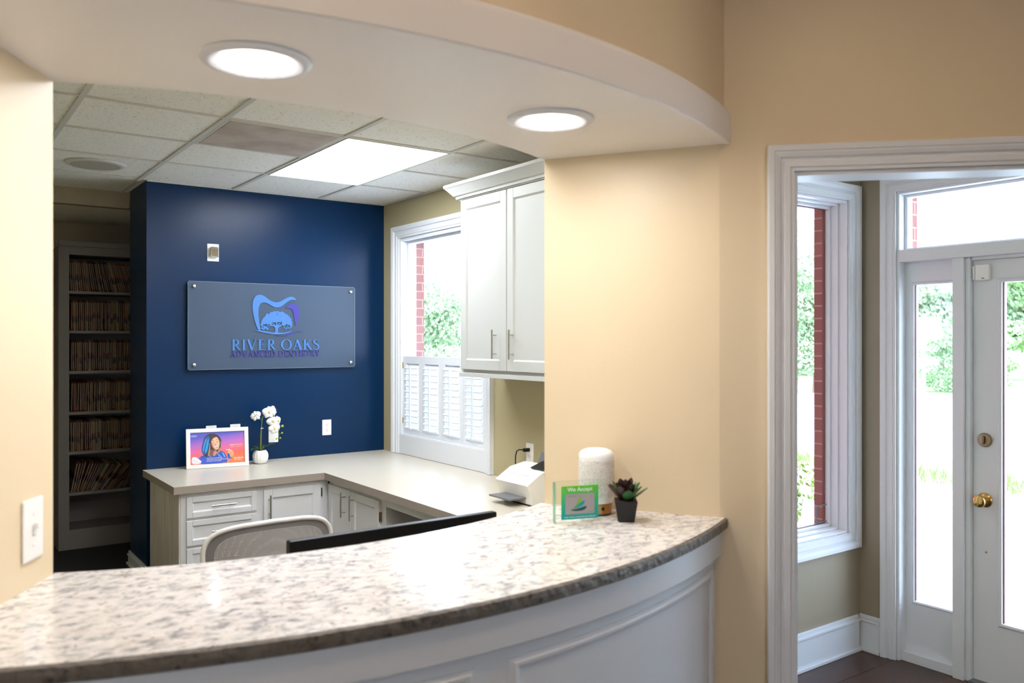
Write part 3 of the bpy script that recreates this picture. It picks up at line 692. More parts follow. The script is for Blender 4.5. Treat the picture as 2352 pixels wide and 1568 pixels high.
# serif capitals
def stroke(pts, ws):
    Lp, Rp = [], []
    for i,p in enumerate(pts):
        a = pts[max(i-1,0)]; b = pts[min(i+1,len(pts)-1)]; dx,dz = b[0]-a[0], b[1]-a[1]; l = math.hypot(dx,dz) or 1
        nx,nz = -dz/l, dx/l; w_ = ws[i]/2 if isinstance(ws,(list,tuple)) else ws/2
        Lp.append((p[0]+nx*w_,p[1]+nz*w_)); Rp.append((p[0]-nx*w_,p[1]-nz*w_))
    return Lp+Rp[::-1]
def bx(x0,x1,z0,z1): return [(x0,z0),(x1,z0),(x1,z1),(x0,z1)]
TK, TN, SF = .148, .06, .04
def earc(cx,cz,rx,rz,a0,a1,wmax,wmin,n=22):
    pts=[];ws=[]
    for i in range(n+1):
        a=R(a0+(a1-a0)*i/n); pts.append((cx+rx*cos(a),cz+rz*sin(a))); ws.append(wmin+(wmax-wmin)*abs(cos(a))**1.6)
    return stroke(pts,ws)
def stem(x): return [bx(x-TK/2,x+TK/2,0,1), bx(x-TK/2-.09,x+TK/2+.09,0,SF), bx(x-TK/2-.09,x+TK/2+.09,1-SF,1)]
GL = {
'I': (.34, stem(.17)),
'R': (.72, stem(.19)+[earc(.30,.735,.22,.24,-90,90,TK,TN), bx(.19,.31,.955,1), bx(.19,.32,.475,.515), stroke([(.33,.50),(.50,.20),(.60,.04),(.72,.0)],[.10,.13,.11,.03])]),
'V': (.76, [stroke([(.10,1),(.39,.0)],TK+.01), stroke([(.37,.03),(.66,1)],TN), bx(-.02,.24,1-SF,1), bx(.54,.78,1-SF,1)]),
'E': (.62, stem(.17)+[bx(.17,.54,1-TN,1), bx(.17,.58,0,TN), bx(.17,.44,.49,.49+TN), bx(.50,.535,.80,1), bx(.545,.58,0,.22), bx(.41,.44,.42,.61)]),
'O': (.86, [earc(.42,.5,.36,.49,0,180,TK,TN), earc(.42,.5,.36,.49,180,360,TK,TN)]),
'A': (.76, [stroke([(.10,0),(.375,1)],TN), stroke([(.36,1.0),(.66,.0)],TK+.01), bx(.20,.55,.30,.34), bx(-.02,.22,0,SF), bx(.52,.80,0,SF)]),
'K': (.76, stem(.17)+[stroke([(.20,.40),(.60,.98)],TN), stroke([(.34,.60),(.66,.02)],TK), bx(.46,.72,1-SF,1), bx(.52,.80,0,SF)]),
'S': (.56, [stroke([(.46,.78),(.43,.90),(.33,.975),(.22,.975),(.11,.91),(.08,.78),(.14,.65),(.28,.56),(.41,.46),(.47,.33),(.45,.15),(.36,.05),(.23,.025),(.12,.07),(.05,.22)],[.03,.045,.05,.055,.09,.12,.13,.13,.13,.12,.10,.06,.05,.045,.03]), bx(.445,.475,.72,.98), bx(.03,.06,.0,.27)]),
'D': (.80, stem(.17)+[earc(.34,.5,.36,.475,-90,90,TK,TN), bx(.17,.35,.955,1), bx(.17,.35,0,.045)]),
'N': (.82, [bx(.14,.19,0,1), bx(.62,.67,0,1), stroke([(.12,1),(.66,0)],TK), bx(.02,.30,0,SF), bx(.0,.2,1-SF,1), bx(.50,.78,1-SF,1)]),
'C': (.74, [earc(.42,.5,.35,.485,48,312,TK,TN,30), bx(.625,.66,.70,.97), bx(.625,.66,.05,.27)]),
'T': (.66, [bx(.27,.27+TK,0,1), bx(.18,.49,0,SF), bx(.03,.63,1-TN,1), bx(.03,.065,.78,1), bx(.595,.63,.78,1)]),
'Y': (.72, [stroke([(.10,1),(.36,.46)],TK), stroke([(.34,.46),(.62,1)],TN), bx(.36-TK/2,.36+TK/2,0,.48), bx(.22,.50,0,SF), bx(-.02,.24,1-SF,1), bx(.50,.74,1-SF,1)]),
' ': (.30, []),
}
def word(s, x0, x1, z0, h, m_, name, track=.05):
    tot = sum(GL[c][0]+track for c in s)-track; sx = (x1-x0)/tot; x = x0
    for c in s:
        w_, ps = GL[c]
        if ps:
            mb = MB()
            for j,p in enumerate(ps): mb.plate([(x+q[0]*sx, z0+q[1]*h) for q in p], E0-.0001*j, E1)
            mb.noflip = False; obj(name, mb, m_, SG)
        x += (w_+track)*sx
word('RIVER OAKS', 1.872-2.21, 2.548-2.21, 1.577-1.7535, .078, SKYL, 'letter')
word('ADVANCED DENTISTRY', 1.868-2.21, 2.552-2.21, 1.527-1.7535, .043, PURP, 'small_letter')

# ------------------------------------------------------------------ plates, outlets, switch
def outlet(name, loc, rz, label, cat, kind='duplex', group=None):
    t = thing(name, loc, rz, label, cat, group)
    m = MB().plate(rrect(-.037,.037,-.060,.060,.004), -.006, -.0005); obj('face_plate', m, PLASTIC, t, bevel=.0015)
    if kind=='duplex':
        for dz in (-.021,.021):
            q = MB(); q.use(PLASTIC); q.plate([(.0165*cos(a)*1.0,dz+.0145*sin(a)) for a in [2*pi*i/20 for i in range(20)]], -.0085, -.0062)
            q.use(SLOT); q.box(-.007,-.005,-.0092,-.0086,dz-.001,dz+.008).box(.005,.007,-.0092,-.0086,dz-.001,dz+.007).lathe([(.0025,-.0092),(.0025,-.0086)],(0,0,dz-.007),10,'y')
            obj('socket', q, None, t)
    if kind in ('duplex','blank'):
        zz = (0,) if kind=='duplex' else (-.042,.042)
        for z in zz: obj('screw', MB().lathe([(.003,-.0075),(.003,-.0062)],(0,0,z),10,'y'), STEEL, t)
    return t
outlet('wall_outlet', (2.625,YB,.971), 0, 'white duplex outlet on the blue wall, standing clear to the right', 'outlet')
outlet('wall_plate', (1.744,YB,.977), 0, 'white wall plate mostly hidden behind the left of the picture frame', 'wall plate','blank')
outlet('wall_plate', (1.916,YB,.978), 0, 'white wall plate rising above the right half of the picture frame', 'wall plate','blank')
outlet('wall_plate', (2.200,YB,.945), 0, 'white wall plate on the blue wall behind the orchid flowers', 'wall plate','blank')
outlet('wall_outlet', (XE,4.147,.95), -pi/2, 'white duplex outlet above the scanner with a black plug in it', 'outlet')
t = thing('wall_jack', (1.757,YB,2.279), 0, 'ivory wall plate with a chrome rounded cover high above the sign', 'wall plate')
obj('face_plate', MB().plate(rrect(-.041,.041,-.062,.062,.003), -.005, -.0005), PLASTIC, t, bevel=.0015)
obj('chrome_cover', MB().plate(rrect(-.030,.034,-.036,.040,.012), -.040, -.0055), CHROME, t, bevel=.008, seg=3)
for z in (-.050,.050): obj('screw', MB().lathe([(.003,-.0065),(.003,-.005)],(0,0,z),10,'y'), STEEL, t)
# toggle switch on the left jamb
dj = Vector((LB[0]-LF[0], LB[1]-LF[1])); lj = dj.length; aj = math.atan2(dj.y,dj.x)
sw = thing('light_switch', (0,0,0), aj, 'white toggle light switch on the tan wall left of the counter', 'light switch')
m = MB().plate(rrect(-.036,.036,-.060,.060,.004), -.007, -.0005); obj('face_plate', m, PLASTIC, sw, bevel=.003)
obj('toggle', MB().box(-.0045,.0045,-.020,-.0095,.002,.014).box(-.0055,.0055,-.0095,-.0072,-.011,.011), PLASTIC, sw, bevel=.001)
o = obj('slot', MB().box(-.0050,.0050,-.0078,-.0071,-.012,-.011), SLOT, sw)
for z in (-.03,.03): obj('screw', MB().lathe([(.0035,-.0085),(.0035,-.0071)],(0,0,z),10,'y'), PLASTIC, sw)
SWS = .47
sw.location = (LB[0]-dj.x/lj*.107, LB[1]-dj.y/lj*.107, 1.204); sw.scale = (1.28,1,1.2)

# ------------------------------------------------------------------ ceiling fixtures
t = thing('ceiling_light_panel', (2.23,4.795,CEIL-.008), 0, 'bright rectangular light panel in the office ceiling', 'ceiling light')
obj('lens', MB().box(-.313,.313,-.61,.61,-.002,.006), LEDW, t)
obj('frame', MB().box(-.32,-.3135,-.616,.616,-.003,.006).box(.3135,.32,-.616,.616,-.003,.006).box(-.3135,.3135,-.616,-.6105,-.003,.006).box(-.3135,.3135,.6105,.616,-.003,.006), TEE, t)
c_ = copy_tree(t); c_.location = (1.58,2.92,CEIL-.008); c_['label'] = 'rectangular lit ceiling panel hidden above the soffit, nearer the counter'
t = thing('return_air_grille', (1.58,4.485,CEIL-.006), 0, 'brownish perforated air return panel next to the bright ceiling light', 'vent')
obj('perforated_face', MB().box(-.29,.29,-.285,.285,-.004,.002), PERF, t)
obj('frame', MB().box(-.306,-.2905,-.302,.302,-.002,.005).box(.2905,.306,-.302,.302,-.002,.005).box(-.2905,.2905,-.302,-.2855,-.002,.005).box(-.2905,.2905,.2855,.302,-.002,.005), TEE, t)
t = thing('ceiling_speaker', (.93,5.74,CEIL-.002), 0, 'round perforated ceiling speaker at the left above the alcove', 'speaker')
GR2 = mat('speaker_grille', (178,172,156), .6)
obj('grille', MB().lathe([(.145,-.004),(.143,-.012),(.09,-.0135),(.001,-.014)],(0,0,0),48), GR2, t, smooth=True)
obj('rim', MB().lathe([(.146,0),(.172,0),(.170,-.006),(.158,-.011),(.146,-.011)],(0,0,0),48), TEE, t, smooth=True)
DLS = []
def downlight(x,y,z,label,cat='downlight',group=None,m_=LED):
    t = thing('recessed_downlight', (x,y,z), 0, label, cat, group)
    obj('trim_ring', MB().lathe([(.100,-.0005),(.126,-.0005),(.126,-.004),(.116,-.010),(.104,-.012),(.100,-.010)],(0,0,0),56), WHITE, t, smooth=True)
    obj('lit_lens', MB().lathe([(.0995,-.001),(.0995,-.008),(.07,-.0115),(.001,-.012)],(0,0,0),48), m_, t, smooth=True); return t
downlight(.644,1.905,2.295,'round lit downlight in the curved soffit, the nearer left one')
downlight(1.514,1.915,2.295,'round lit downlight in the curved soffit, the farther right one')
p = downlight(-1.2,-.8,TOP,'round lit downlight added out of view in the waiting area ceiling','downlight','added waiting area downlights',LEDR)  # unseen lamps, added to brighten the wall above the counter
for x,y in ((.45,.75),(1.75,.7),(.9,-1.6)):
    c = copy_tree(p); c.location = (x,y,TOP)

# foyer pendant seen through the head of the opening
t = thing('foyer_chandelier', (3.62,1.62,2.76), 0, 'glass and chrome chandelier just visible at the head of the foyer opening', 'chandelier')
EMB = mat('frosted_bulb', (245,245,245), .3)
obj('stem', MB().lathe([(.06,0),(.06,-.015),(.012,-.03),(.008,-.10),(.012,-.12),(.03,-.14),(.004,-.16)],(0,0,0),24), CHROME, t, smooth=True)
for i in range(5):
    a = 2*pi*i/5+.4; cx,cy = .17*cos(a),.17*sin(a)
    am = obj('arm', MB().tube([(.02*cos(a),.02*sin(a),-.13),(.10*cos(a),.10*sin(a),-.155),(cx,cy,-.14),(cx,cy,-.12)],.005,8), CHROME, t, smooth=True)
    obj('glass_shade', MB().lathe([(.03,-.14),(.05,-.19),(.066,-.25),(.064,-.25),(.048,-.19),(.028,-.142)],(cx,cy,0),24), GLASS, am, smooth=True)
    obj('bulb', MB().lathe([(.004,-.141),(.012,-.145),(.018,-.175),(.012,-.195),(.002,-.2)],(cx,cy,0),14), EMB, am, smooth=True)

# ------------------------------------------------------------------ office chair, monitor
ch = thing('office_chair', (1.185,3.30,0), R(2), 'grey mesh office chair with white frame behind the reception counter', 'office chair')
WFR = mat('white_chair_frame', (228,226,226), .35)
bw, bh = .285, .455
CZ = 0
def backpt(u, v, off=0):     # u -1..1, v 0..1
    return (u*bw*(1-.18*(1-v)), -.0+.055*(1-u*u)*-1 + .05*v + off, .465+bh*v)
out = []
for i in range(61):
    a = i/60
    # outline: start bottom left, up, across, down
    ang = pi*1.5 - 2*pi*a
    ce_, se_ = cos(ang), sin(ang); e = .38
    u = math.copysign(abs(ce_)**e, ce_) if abs(ce_)>1e-9 else 0; v = math.copysign(abs(se_)**e, se_) if abs(se_)>1e-9 else 0
    out.append((u, .5+.5*v))
hb = [backpt(u,v - .045*u*u*(1 if v>.5 else 0)) for u,v in out]
obj('back_frame', MB().tube(hb, .010, 10, False), WFR, ch, smooth=60)
mb_ = MB(); n = 24; gr = []
def scaled(s): return [(u*s, .5+(v-.5)*s) for u,v in out]
rings = [[mb_.v(backpt(u,v-.045*u*u*(s if v>.5 else 0), .0)) for u,v in scaled(s)[:-1]] for s in (.985,.86)]
mb_.use(MESHD)
q = len(rings[0])
for i in range(q): mb_.f([rings[0][i],rings[0][(i+1)%q],rings[1][(i+1)%q],rings[1][i]])
o = obj('mesh_border', mb_, None, ch, smooth=True)
mb_ = MB(); ss = (.858,.7,.5,.3,.12); rings = [[mb_.v(backpt(u,v-.045*u*u*(s if v>.5 else 0), .0)) for u,v in scaled(s)[:-1]] for s in ss]
for a,b in zip(rings,rings[1:]):
    for i in range(q): mb_.f([a[i],a[(i+1)%q],b[(i+1)%q],b[i]])
mb_.f(rings[-1])
obj('mesh_back', mb_, MESHF, ch, smooth=True)
obj('seat', MB().plate(rrect(-.25,.25,.43,.49,.02), -.50,-.06), MESHD, ch, bevel=.015)
obj('back_support', MB().tube([(0,-.1,.42),(0,.0,.44),(0,.03,.55),(0,.005,.62)],.02,10), GREYP, ch, smooth=60)
for s in (-1,1): 
    ar = obj('armrest', MB().box(s*.30-.04,s*.30+.04,-.42,-.16,.66,.69), GREYP, ch, bevel=.01)
    obj('arm_post', MB().tube([(s*.22,-.28,.435),(s*.30,-.28,.46),(s*.30,-.28,.659)],.016,8), WFR, ar, smooth=60)
obj('gas_lift', MB().lathe([(.03,.08),(.03,.25),(.018,.25),(.018,.428)],(0,-.25,0),20), GREYP, ch, smooth=60)
for i in range(5):
    a = 2*pi*i/5; l = obj('leg', MB().tube([(0,-.25,.09),(.29*cos(a),-.25+.29*sin(a),.075)],[.028,.016],10), WFR, ch, smooth=60)
    obj('caster', MB().lathe([(.028,-.02),(.03,-.015),(.03,.015),(.028,.02)],(.29*cos(a),-.25+.29*sin(a),.031),16,'x'), BLACK, l, smooth=60)

mo = thing('computer_monitor', (1.345,2.53,.66), 0, 'black computer monitor seen from behind over the granite top', 'monitor')
mw = .392
obj('display_housing', MB().plate(rrect(-mw,mw,.040,.363,.006), -.018, .012), BLACK, mo, bevel=.003)
obj('screen', MB().box(-mw+.01,mw-.01,.0125,.0135,0.05,.355), mat('dark_screen',(10,12,16),.1), mo)
obj('stand', MB().box(-.03,.03,-.045,-.0185,.002,.2), BLACK, mo, bevel=.004); obj('base', MB().plate(rrect(-.12,.12,-.09,.09,.02),0,.008).plate(rrect(-.001,.001,-.001,.001,.0005),0,.001) if False else MB().prism(rrect(-.12,.12,-.10,.08,.02),0.001,.012), BLACK, mo)
mo.location.z = .6605
# lift housing bottom above desk
for c_ in mo.children:
    if c_.name.startswith(('display','screen')): pass

# ------------------------------------------------------------------ scanner on the east worktop
sc = thing('document_scanner', (2.655,3.86,.761), -pi/2, 'white desktop document scanner with grey output tray under the wall cabinet', 'scanner')
m = MB()   # local x 0..0.33 (towards viewer), y depth
prof = [(.035,.006),(.03,.05),(.0,.112),(.004,.118),(.10,.175),(.20,.195),(.24,.19),(.25,.006)]
w0,w1 = 0,.30
a = [m.v((w0+.008,p[0],p[1])) for p in prof]; b = [m.v((w1-.008,p[0],p[1])) for p in prof]; n = len(prof)
a2 = [m.v((w0,p[0]*.97+.004,p[1]*.97)) for p in prof]; b2 = [m.v((w1,p[0]*.97+.004,p[1]*.97)) for p in prof]
for i in range(n):
    j = (i+1)%n; m.f([a[i],b[i],b[j],a[j]]); m.f([a2[i],a[i],a[j],a2[j]]); m.f([b[i],b2[i],b2[j],b[j]])
m.f(a2); m.f(b2[::-1]); obj('body', m, PLASTIC, sc, smooth=25)
obj('base_strip', MB().box(.02,.28,.03,.25,.0,.0055), BLACKM, sc)
obj('output_tray', MB().plate([(.05,.032),(.25,.032),(.25,.042),(.05,.042)], -.075, .045), GREYP, sc, bevel=.003)
obj('lid_seam', MB().box(.06,.24,.0,.001,.0,.001) if False else MB(Matrix.Translation((0,.055,.152)) @ Matrix.Rotation(R(30.7),4,'X')).box(.05,.25,-.001,.0,.0,.0012), GREYP, sc)
obj('control_panel', MB(Matrix.Translation((.235,.16,.197)) @ Matrix.Rotation(R(18),4,'X')).box(-.055,.06,-.045,.045,0,.006), BLACK, sc)
obj('input_chute', MB(Matrix.Translation((.15,.225,.19)) @ Matrix.Rotation(R(-25),4,'X')).box(-.05,.13,0,.004,0,.07), GREYP, sc)
t = thing('power_cord', (XE-.01,4.147,.97), -pi/2, 'black power cord and plug running from the outlet behind the scanner', 'cord')
obj('plug', MB().box(-.012,.012,-.042,.000,-.010,.012), BLACK, t, bevel=.004)
obj('cable', MB().tube([(-.0,-.042,.002),(-.03,-.052,.002),(-.055,-.055,-.01),(-.066,-.055,-.04),(-.068,-.055,-.10),(-.066,-.05,-.16),(-.05,-.03,-.204),(.02,-.018,-.205)],.0038,8), BLACK, t, smooth=True)

# ------------------------------------------------------------------ picture frame with advert
pv = Vector((1.943-1.533, 5.90-5.975)); ap = math.atan2(pv.y,pv.x); pwid = .415; phei = .275
PFm = thing('picture_frame', (1.533,5.972,.7615), ap, 'white picture frame with advert of a smiling woman leaning on the worktop', 'picture frame')
Mt = Matrix.Rotation(R(-9),4,'X')
m = MB(Mt); fw = .027
m.casing(fw,pwid-fw,fw,phei-fw,[(0,-.018),(0,-.002),(.002,0),(.0255,0),(.027,-.0015),(.027,-.018),(0,-.018)],4)
obj('frame', m, PLASTIC, PFm)
GRD = mat('advert_gradient', (200,100,160), .35)
tc = N(GRD,'ShaderNodeTexCoord'); sp = N(GRD,'ShaderNodeSeparateXYZ'); L(GRD, tc.outputs['Generated'], sp.inputs[0])
ma = N(GRD,'ShaderNodeMath'); ma.operation='MULTIPLY_ADD'; ma.inputs[1].default_value=-.22; L(GRD, sp.outputs[0], ma.inputs[0]); L(GRD, sp.outputs[2], ma.inputs[2])
r = ramp(GRD, [(.0,(240,130,80)),(.16,(244,110,96)),(.36,(232,112,158)),(.52,(196,112,196)),(.80,(92,96,204))]); L(GRD, ma.outputs[0], r.inputs['Fac']); L(GRD, r.outputs['Color'], bs(GRD).inputs['Base Color'])
iw, ih = pwid-2*fw, phei-2*fw
obj('print', MB(Mt).box(fw,pwid-fw,.008,.010,fw,phei-fw), GRD, PFm)
def pp(x, y):    # drawing coordinates of the advert -> local x, z
    u = (x-175-(y-705)*.045)/1170; v = 1-(y-(705-u*65))/660
    return (fw+u*iw, fw+v*ih)
def art(name, pts, rgb, lay, sm=1, clip=True):
    q = [pp(*p) for p in (smoothpoly(pts,sm) if sm else pts)]
    q = [(min(max(a,fw+.0005),pwid-fw-.0005), min(max(b,fw+.0005),phei-fw-.0005)) for a,b in q]
    nm = 'print_'+name
    mm = MATS.get(nm) or mat(nm, rgb, .4)
    return obj(name, MB(Mt).plate(q, .0079-.00015*lay, .0081-.00015*lay), mm, PFm)
art('jacket', [(330,1370),(395,1200),(470,1165),(600,1150),(640,1200),(760,1140),(830,1060),(900,1085),(955,1150),(985,1230),(985,1330)], (44,84,190), 1)
art('hair_back', [(640,706),(560,722),(500,770),(465,840),(446,930),(428,1010),(432,1090),(470,1160),(520,1195),(585,1190),(620,1110),(700,1120),(790,1080),(835,1015),(858,940),(850,850),(812,775),(740,722)], (64,52,58), 2)
art('hair_teal', [(565,745),(505,800),(470,880),(446,970),(432,1050),(450,1120),(490,1165),(540,1120),(570,1040),(590,960),(578,880),(600,800)], (34,96,170), 3)
art('hair_strand', [(520,800),(488,880),(465,980),(452,1060),(470,1100),(490,1010),(505,910),(530,840)], (54,160,226), 4)
art('hair_strand', [(570,800),(540,880),(525,980),(500,1080),(520,1130),(552,1040),(566,940),(580,860)], (54,160,226), 4)
art('hair_wave', [(590,900),(600,980),(575,1080),(560,1180),(590,1180),(612,1090),(618,1000),(606,920)], (176,140,108), 4)
art('hair_wave', [(815,860),(838,920),(835,990),(800,1040),(795,1080),(825,1090),(850,1020),(858,940),(840,870)], (150,112,84), 3)
art('hair_wave', [(800,1000),(790,1050),(770,1090),(800,1110),(835,1080),(830,1030)], (222,180,130), 4)
art('neck', [(612,1040),(600,1190),(660,1195),(755,1150),(762,1050)], (132,88,84), 4)
art('neck_light', [(690,1070),(672,1190),(745,1152),(758,1060)], (206,150,122), 5)
art('face', [(618,850),(640,800),(690,768),(745,776),(785,820),(808,880),(812,950),(800,1010),(772,1040),(735,1050),(695,1030),(655,985),(628,925)], (240,190,156), 6)
art('forehead_shade', [(612,860),(640,790),(700,755),(760,775),(730,780),(680,800),(640,850),(625,900)], (90,62,58), 7)
art('face_shade', [(618,880),(632,860),(645,920),(672,980),(720,1040),(735,1050),(690,1030),(650,985)], (166,116,114), 7)
art('cheek', [(650,940),(680,930),(700,955),(690,975),(665,970)], (232,160,132), 7)
art('lips', [(684,990),(735,972),(790,938),(794,965),(765,1003),(718,1015)], (176,76,78), 7)
art('smile', [(692,990),(738,976),(785,945),(786,962),(758,990),(718,1003)], (252,248,244), 8, 0)
for q in ([(632,872),(655,858),(690,856),(690,862),(658,866)],[(728,838),(750,824),(776,828),(774,834),(752,832)]): art('brow', q, (60,40,36), 8, 0)
for q in ([(630,905),(660,912),(695,895),(694,903),(662,920),(632,914)],[(735,880),(758,882),(780,864),(780,872),(760,890),(737,888)]): art('eye', q, (40,26,24), 8, 0)
art('nose', [(708,920),(722,915),(740,935),(735,950),(712,953),(700,942)], (206,146,122), 8)
art('collar', [(590,1130),(610,1150),(640,1215),(700,1310),(620,1270)], (96,150,226), 6); art('collar', [(762,1090),(795,1130),(880,1190),(900,1230),(840,1220),(790,1180)], (204,204,214), 6)
art('jacket_fold', [(850,1090),(900,1110),(940,1170),(960,1260),(930,1240),(900,1160)], (120,170,236), 6); art('jacket_fold', [(880,1200),(915,1250),(920,1320),(880,1310)], (110,150,226), 6)
art('sleeve', [(975,1330),(995,1200),(1062,1205),(1045,1328)], (214,146,124), 3)
art('cuff', [(985,1215),(1000,1180),(1085,1195),(1078,1225),(1020,1235)], (60,110,214), 6)
art('hand', [(1005,1200),(992,1140),(1012,1080),(1045,1060),(1090,1090),(1118,1140),(1105,1190),(1060,1205)], (232,168,118), 5)
for q in ([(1040,1075),(1020,1050),(1028,1038),(1070,1060),(1085,1090)],[(1060,1062),(1050,1040),(1070,1032),(1110,1075),(1118,1115)],[(1095,1080),(1120,1100),(1128,1150),(1108,1150)],[(1000,1140),(988,1100),(1005,1068),(1030,1060),(1035,1080),(1015,1110)]): art('finger', q, (240,184,138), 6)
art('hand_shade', [(998,1195),(988,1140),(1000,1110),(1022,1120),(1040,1160),(1045,1200)], (40,76,176), 7)
art('aligner', [(945,1030),(985,1040),(1030,1036),(1012,1012),(1020,1010),(1045,1045),(1000,1055),(950,1044)], (250,244,244), 7)
art('banner', [(300,1345),(310,1222),(900,1190),(958,1205),(958,1308)], (70,98,204), 7, 0)
art('tooth_model', [(228,1350),(225,1225),(262,1195),(330,1205),(380,1240),(428,1290),(420,1340)], (236,228,236), 8)
for q in range(6): art('tooth_crown', [(238+q*32,1228+q*13),(252+q*32,1196+q*14),(274+q*32,1204+q*15),(272+q*32,1240+q*13)], (255,252,250), 9)
WPR = mat('white_print', (252,250,250), .5); YPR = mat('yellow_print', (252,206,110), .5)
def ptext(s, x, y, size, m_, bold=0, name='caption'):
    px_, pz = pp(x,y); v = Mt @ Vector((px_, .0058, pz))
    return tri_prism_text(s, size, PFm, name, m_, v, .0001, 'LEFT', None, (pi/2+R(-9),0,0), 1, 0)
for i,s in enumerate(('Ask us about the discreet,','convenient way to straighten teeth','and improve oral health.')): ptext(s, 545, 1232+i*30, .0098, WPR, .0003)
ptext('Happiness detected.', 1032, 948, .0108, WPR, .0003); ptext('Aligners undetected.', 1032, 986, .0108, YPR, .0003)
ptext('SureSmile', 1132, 1228, .0165, WPR, .0004); ptext('Clear Aligners', 1132, 1258, .0095, WPR)
ptext('D', 200, 790, .0145, WPR, .0006); ptext('Dentsply', 238, 770, .0078, WPR); ptext('Sirona', 238, 788, .0078, WPR)
obj('easel_back', MB().plate([(pwid/2-.03,.0),(pwid/2+.03,.0),(pwid/2+.02,.17),(pwid/2-.02,.17)], .075,.078), BLACKM, PFm)

# ------------------------------------------------------------------ orchid
oc = thing('orchid', (2.045,5.962,.761), 0, 'white orchid with lime buds in a white ribbed pot on the worktop', 'potted plant')
obj('pot', MB().lathe([(.030,.0),(.040,.003),(.048,.015),(.053,.030),(.056,.048),(.055,.064),(.050,.080),(.042,.091),(.037,.095),(.034,.092),(.034,.075)],(0,0,0),168,'z',lambda a:.955+.05*abs(cos(7*a))**.6), CERAMIC, oc, smooth=60)
obj('soil', MB().lathe([(.033,.072),(.033,.078),(.001,.084)],(0,0,0),20), mat('orchid_moss',(120,92,60),.9), oc)
def leafmesh(mb, base, tip, width, lift, n=8, thick=.0012):
    base, tip = Vector(base), Vector(tip); d = tip-base; sd = Vector((0,0,1)).cross(d).normalized(); rows=[]
    if sd.length<.1: sd = Vector((1,0,0))
    for i in range(n+1):
        t = i/n; w_ = width*sin(pi*min(1,t*.93+.05))**.7; c = base+d*t+Vector((0,0,lift*sin(pi*t)))
        rows.append([mb.v(c-sd*w_+Vector((0,0,w_*.3))), mb.v(c+Vector((0,0,-thick))), mb.v(c+sd*w_+Vector((0,0,w_*.3)))])
    for a,b in zip(rows,rows[1:]):
        for j in (0,1): mb.f([a[j],a[j+1],b[j+1],b[j]])
for a in (((.0,0,.085),(.10,-.03,.135),.020),((-.0,0,.085),(-.085,-.04,.10),.022),((0,0,.085),(-.05,.04,.118),.018),((0,0,.085),(.05,.05,.12),.018)):
    mb_ = MB(); leafmesh(mb_, a[0],a[1],a[2],.018); o = obj('leaf', mb_, GREEN, oc, smooth=True); s = o.modifiers.new('t','SOLIDIFY'); s.thickness=.0015
stp = [(0,0,.08),(.003,0,.2),(.010,-.003,.30),(.016,-.005,.335),(.04,-.01,.36),(.07,-.012,.345),(.10,-.016,.30),(.125,-.018,.25),(.13,-.018,.20),(.125,-.018,.165)]
obj('stem', MB().tube(stp,[.003]*4+[.002]*6,8), STEMG, oc, smooth=True)
obj('stake', MB().tube([(.006,.005,.08),(.013,.004,.335)],.002,8), mat('bamboo_stake',(160,110,60),.6), oc)
obj('side_stem', MB().tube([(.008,0,.31),(-.012,-.006,.325),(-.03,-.01,.345)],.0018,8), STEMG, oc, smooth=True)
def flower(c, s, face, roll):
    fwd = Vector(face).normalized(); up = Vector((0,0,1)); rt_ = up.cross(fwd).normalized(); up = fwd.cross(rt_)
    m = MB(); m.use(PETAL)
    for i,(l,w_) in enumerate(((1,.66),(1.08,1.0),(.95,.62),(.95,.62),(1.08,1.0))):
        a = roll+2*pi*i/5+pi/2; dd = rt_*cos(a)+up*sin(a); ss_ = rt_*-sin(a)+up*cos(a); rows=[]
        for j in range(7):
            t = j/6; ww = w_*s*sin(pi*min(1,.06+t*.9))**.8*.62; p = Vector(c)+dd*s*l*t+fwd*(s*.12*sin(pi*t)-s*.10*t)
            rows.append([m.v(p-ss_*ww+fwd*-.003),m.v(p+fwd*.002),m.v(p+ss_*ww+fwd*-.003)])
        for q,b in zip(rows,rows[1:]):
            for j in (0,1): m.f([q[j],q[j+1],b[j+1],b[j]])
    o = obj('flower', m, None, oc, smooth=True); sd = o.modifiers.new('t','SOLIDIFY'); sd.thickness = .001
    obj('throat', MB().ball(tuple(Vector(c)+fwd*s*.16), s*.16, n=6), YEL, o, smooth=True)
flower((-.040,-.014,.345),.038,(-.6,-.7,.2),.4)
flower((.052,-.03,.365),.046,(-.1,-1,.1),.0); flower((.092,-.012,.375),.042,(.5,-.7,.3),.6)
flower((.078,-.03,.300),.040,(-.2,-1,.0),.3); flower((.120,-.022,.300),.038,(.5,-.8,.0),.1)
flower((.092,-.035,.245),.042,(.0,-1,-.15),.2)
for p,r_ in (((.152,-.03,.262),.010),((.150,-.03,.212),.007),((.136,-.03,.176),.007),((.108,-.03,.172),.007)):
    obj('bud', MB().ball(p,r_,n=7), BUD, oc, smooth=True)
for q_ in ([(.128,-.018,.2),(.150,-.028,.212)],[(.125,-.018,.165),(.136,-.028,.176)],[(.125,-.018,.175),(.108,-.028,.174)],[(.125,-.018,.25),(.150,-.028,.260)]): obj('bud_stem', MB().tube(q_,.0014,6), STEMG, oc)
obj('clip', MB().tube([(.001,-.004,.252),(.020,-.004,.252)],.0025,8), PLASTIC, oc)

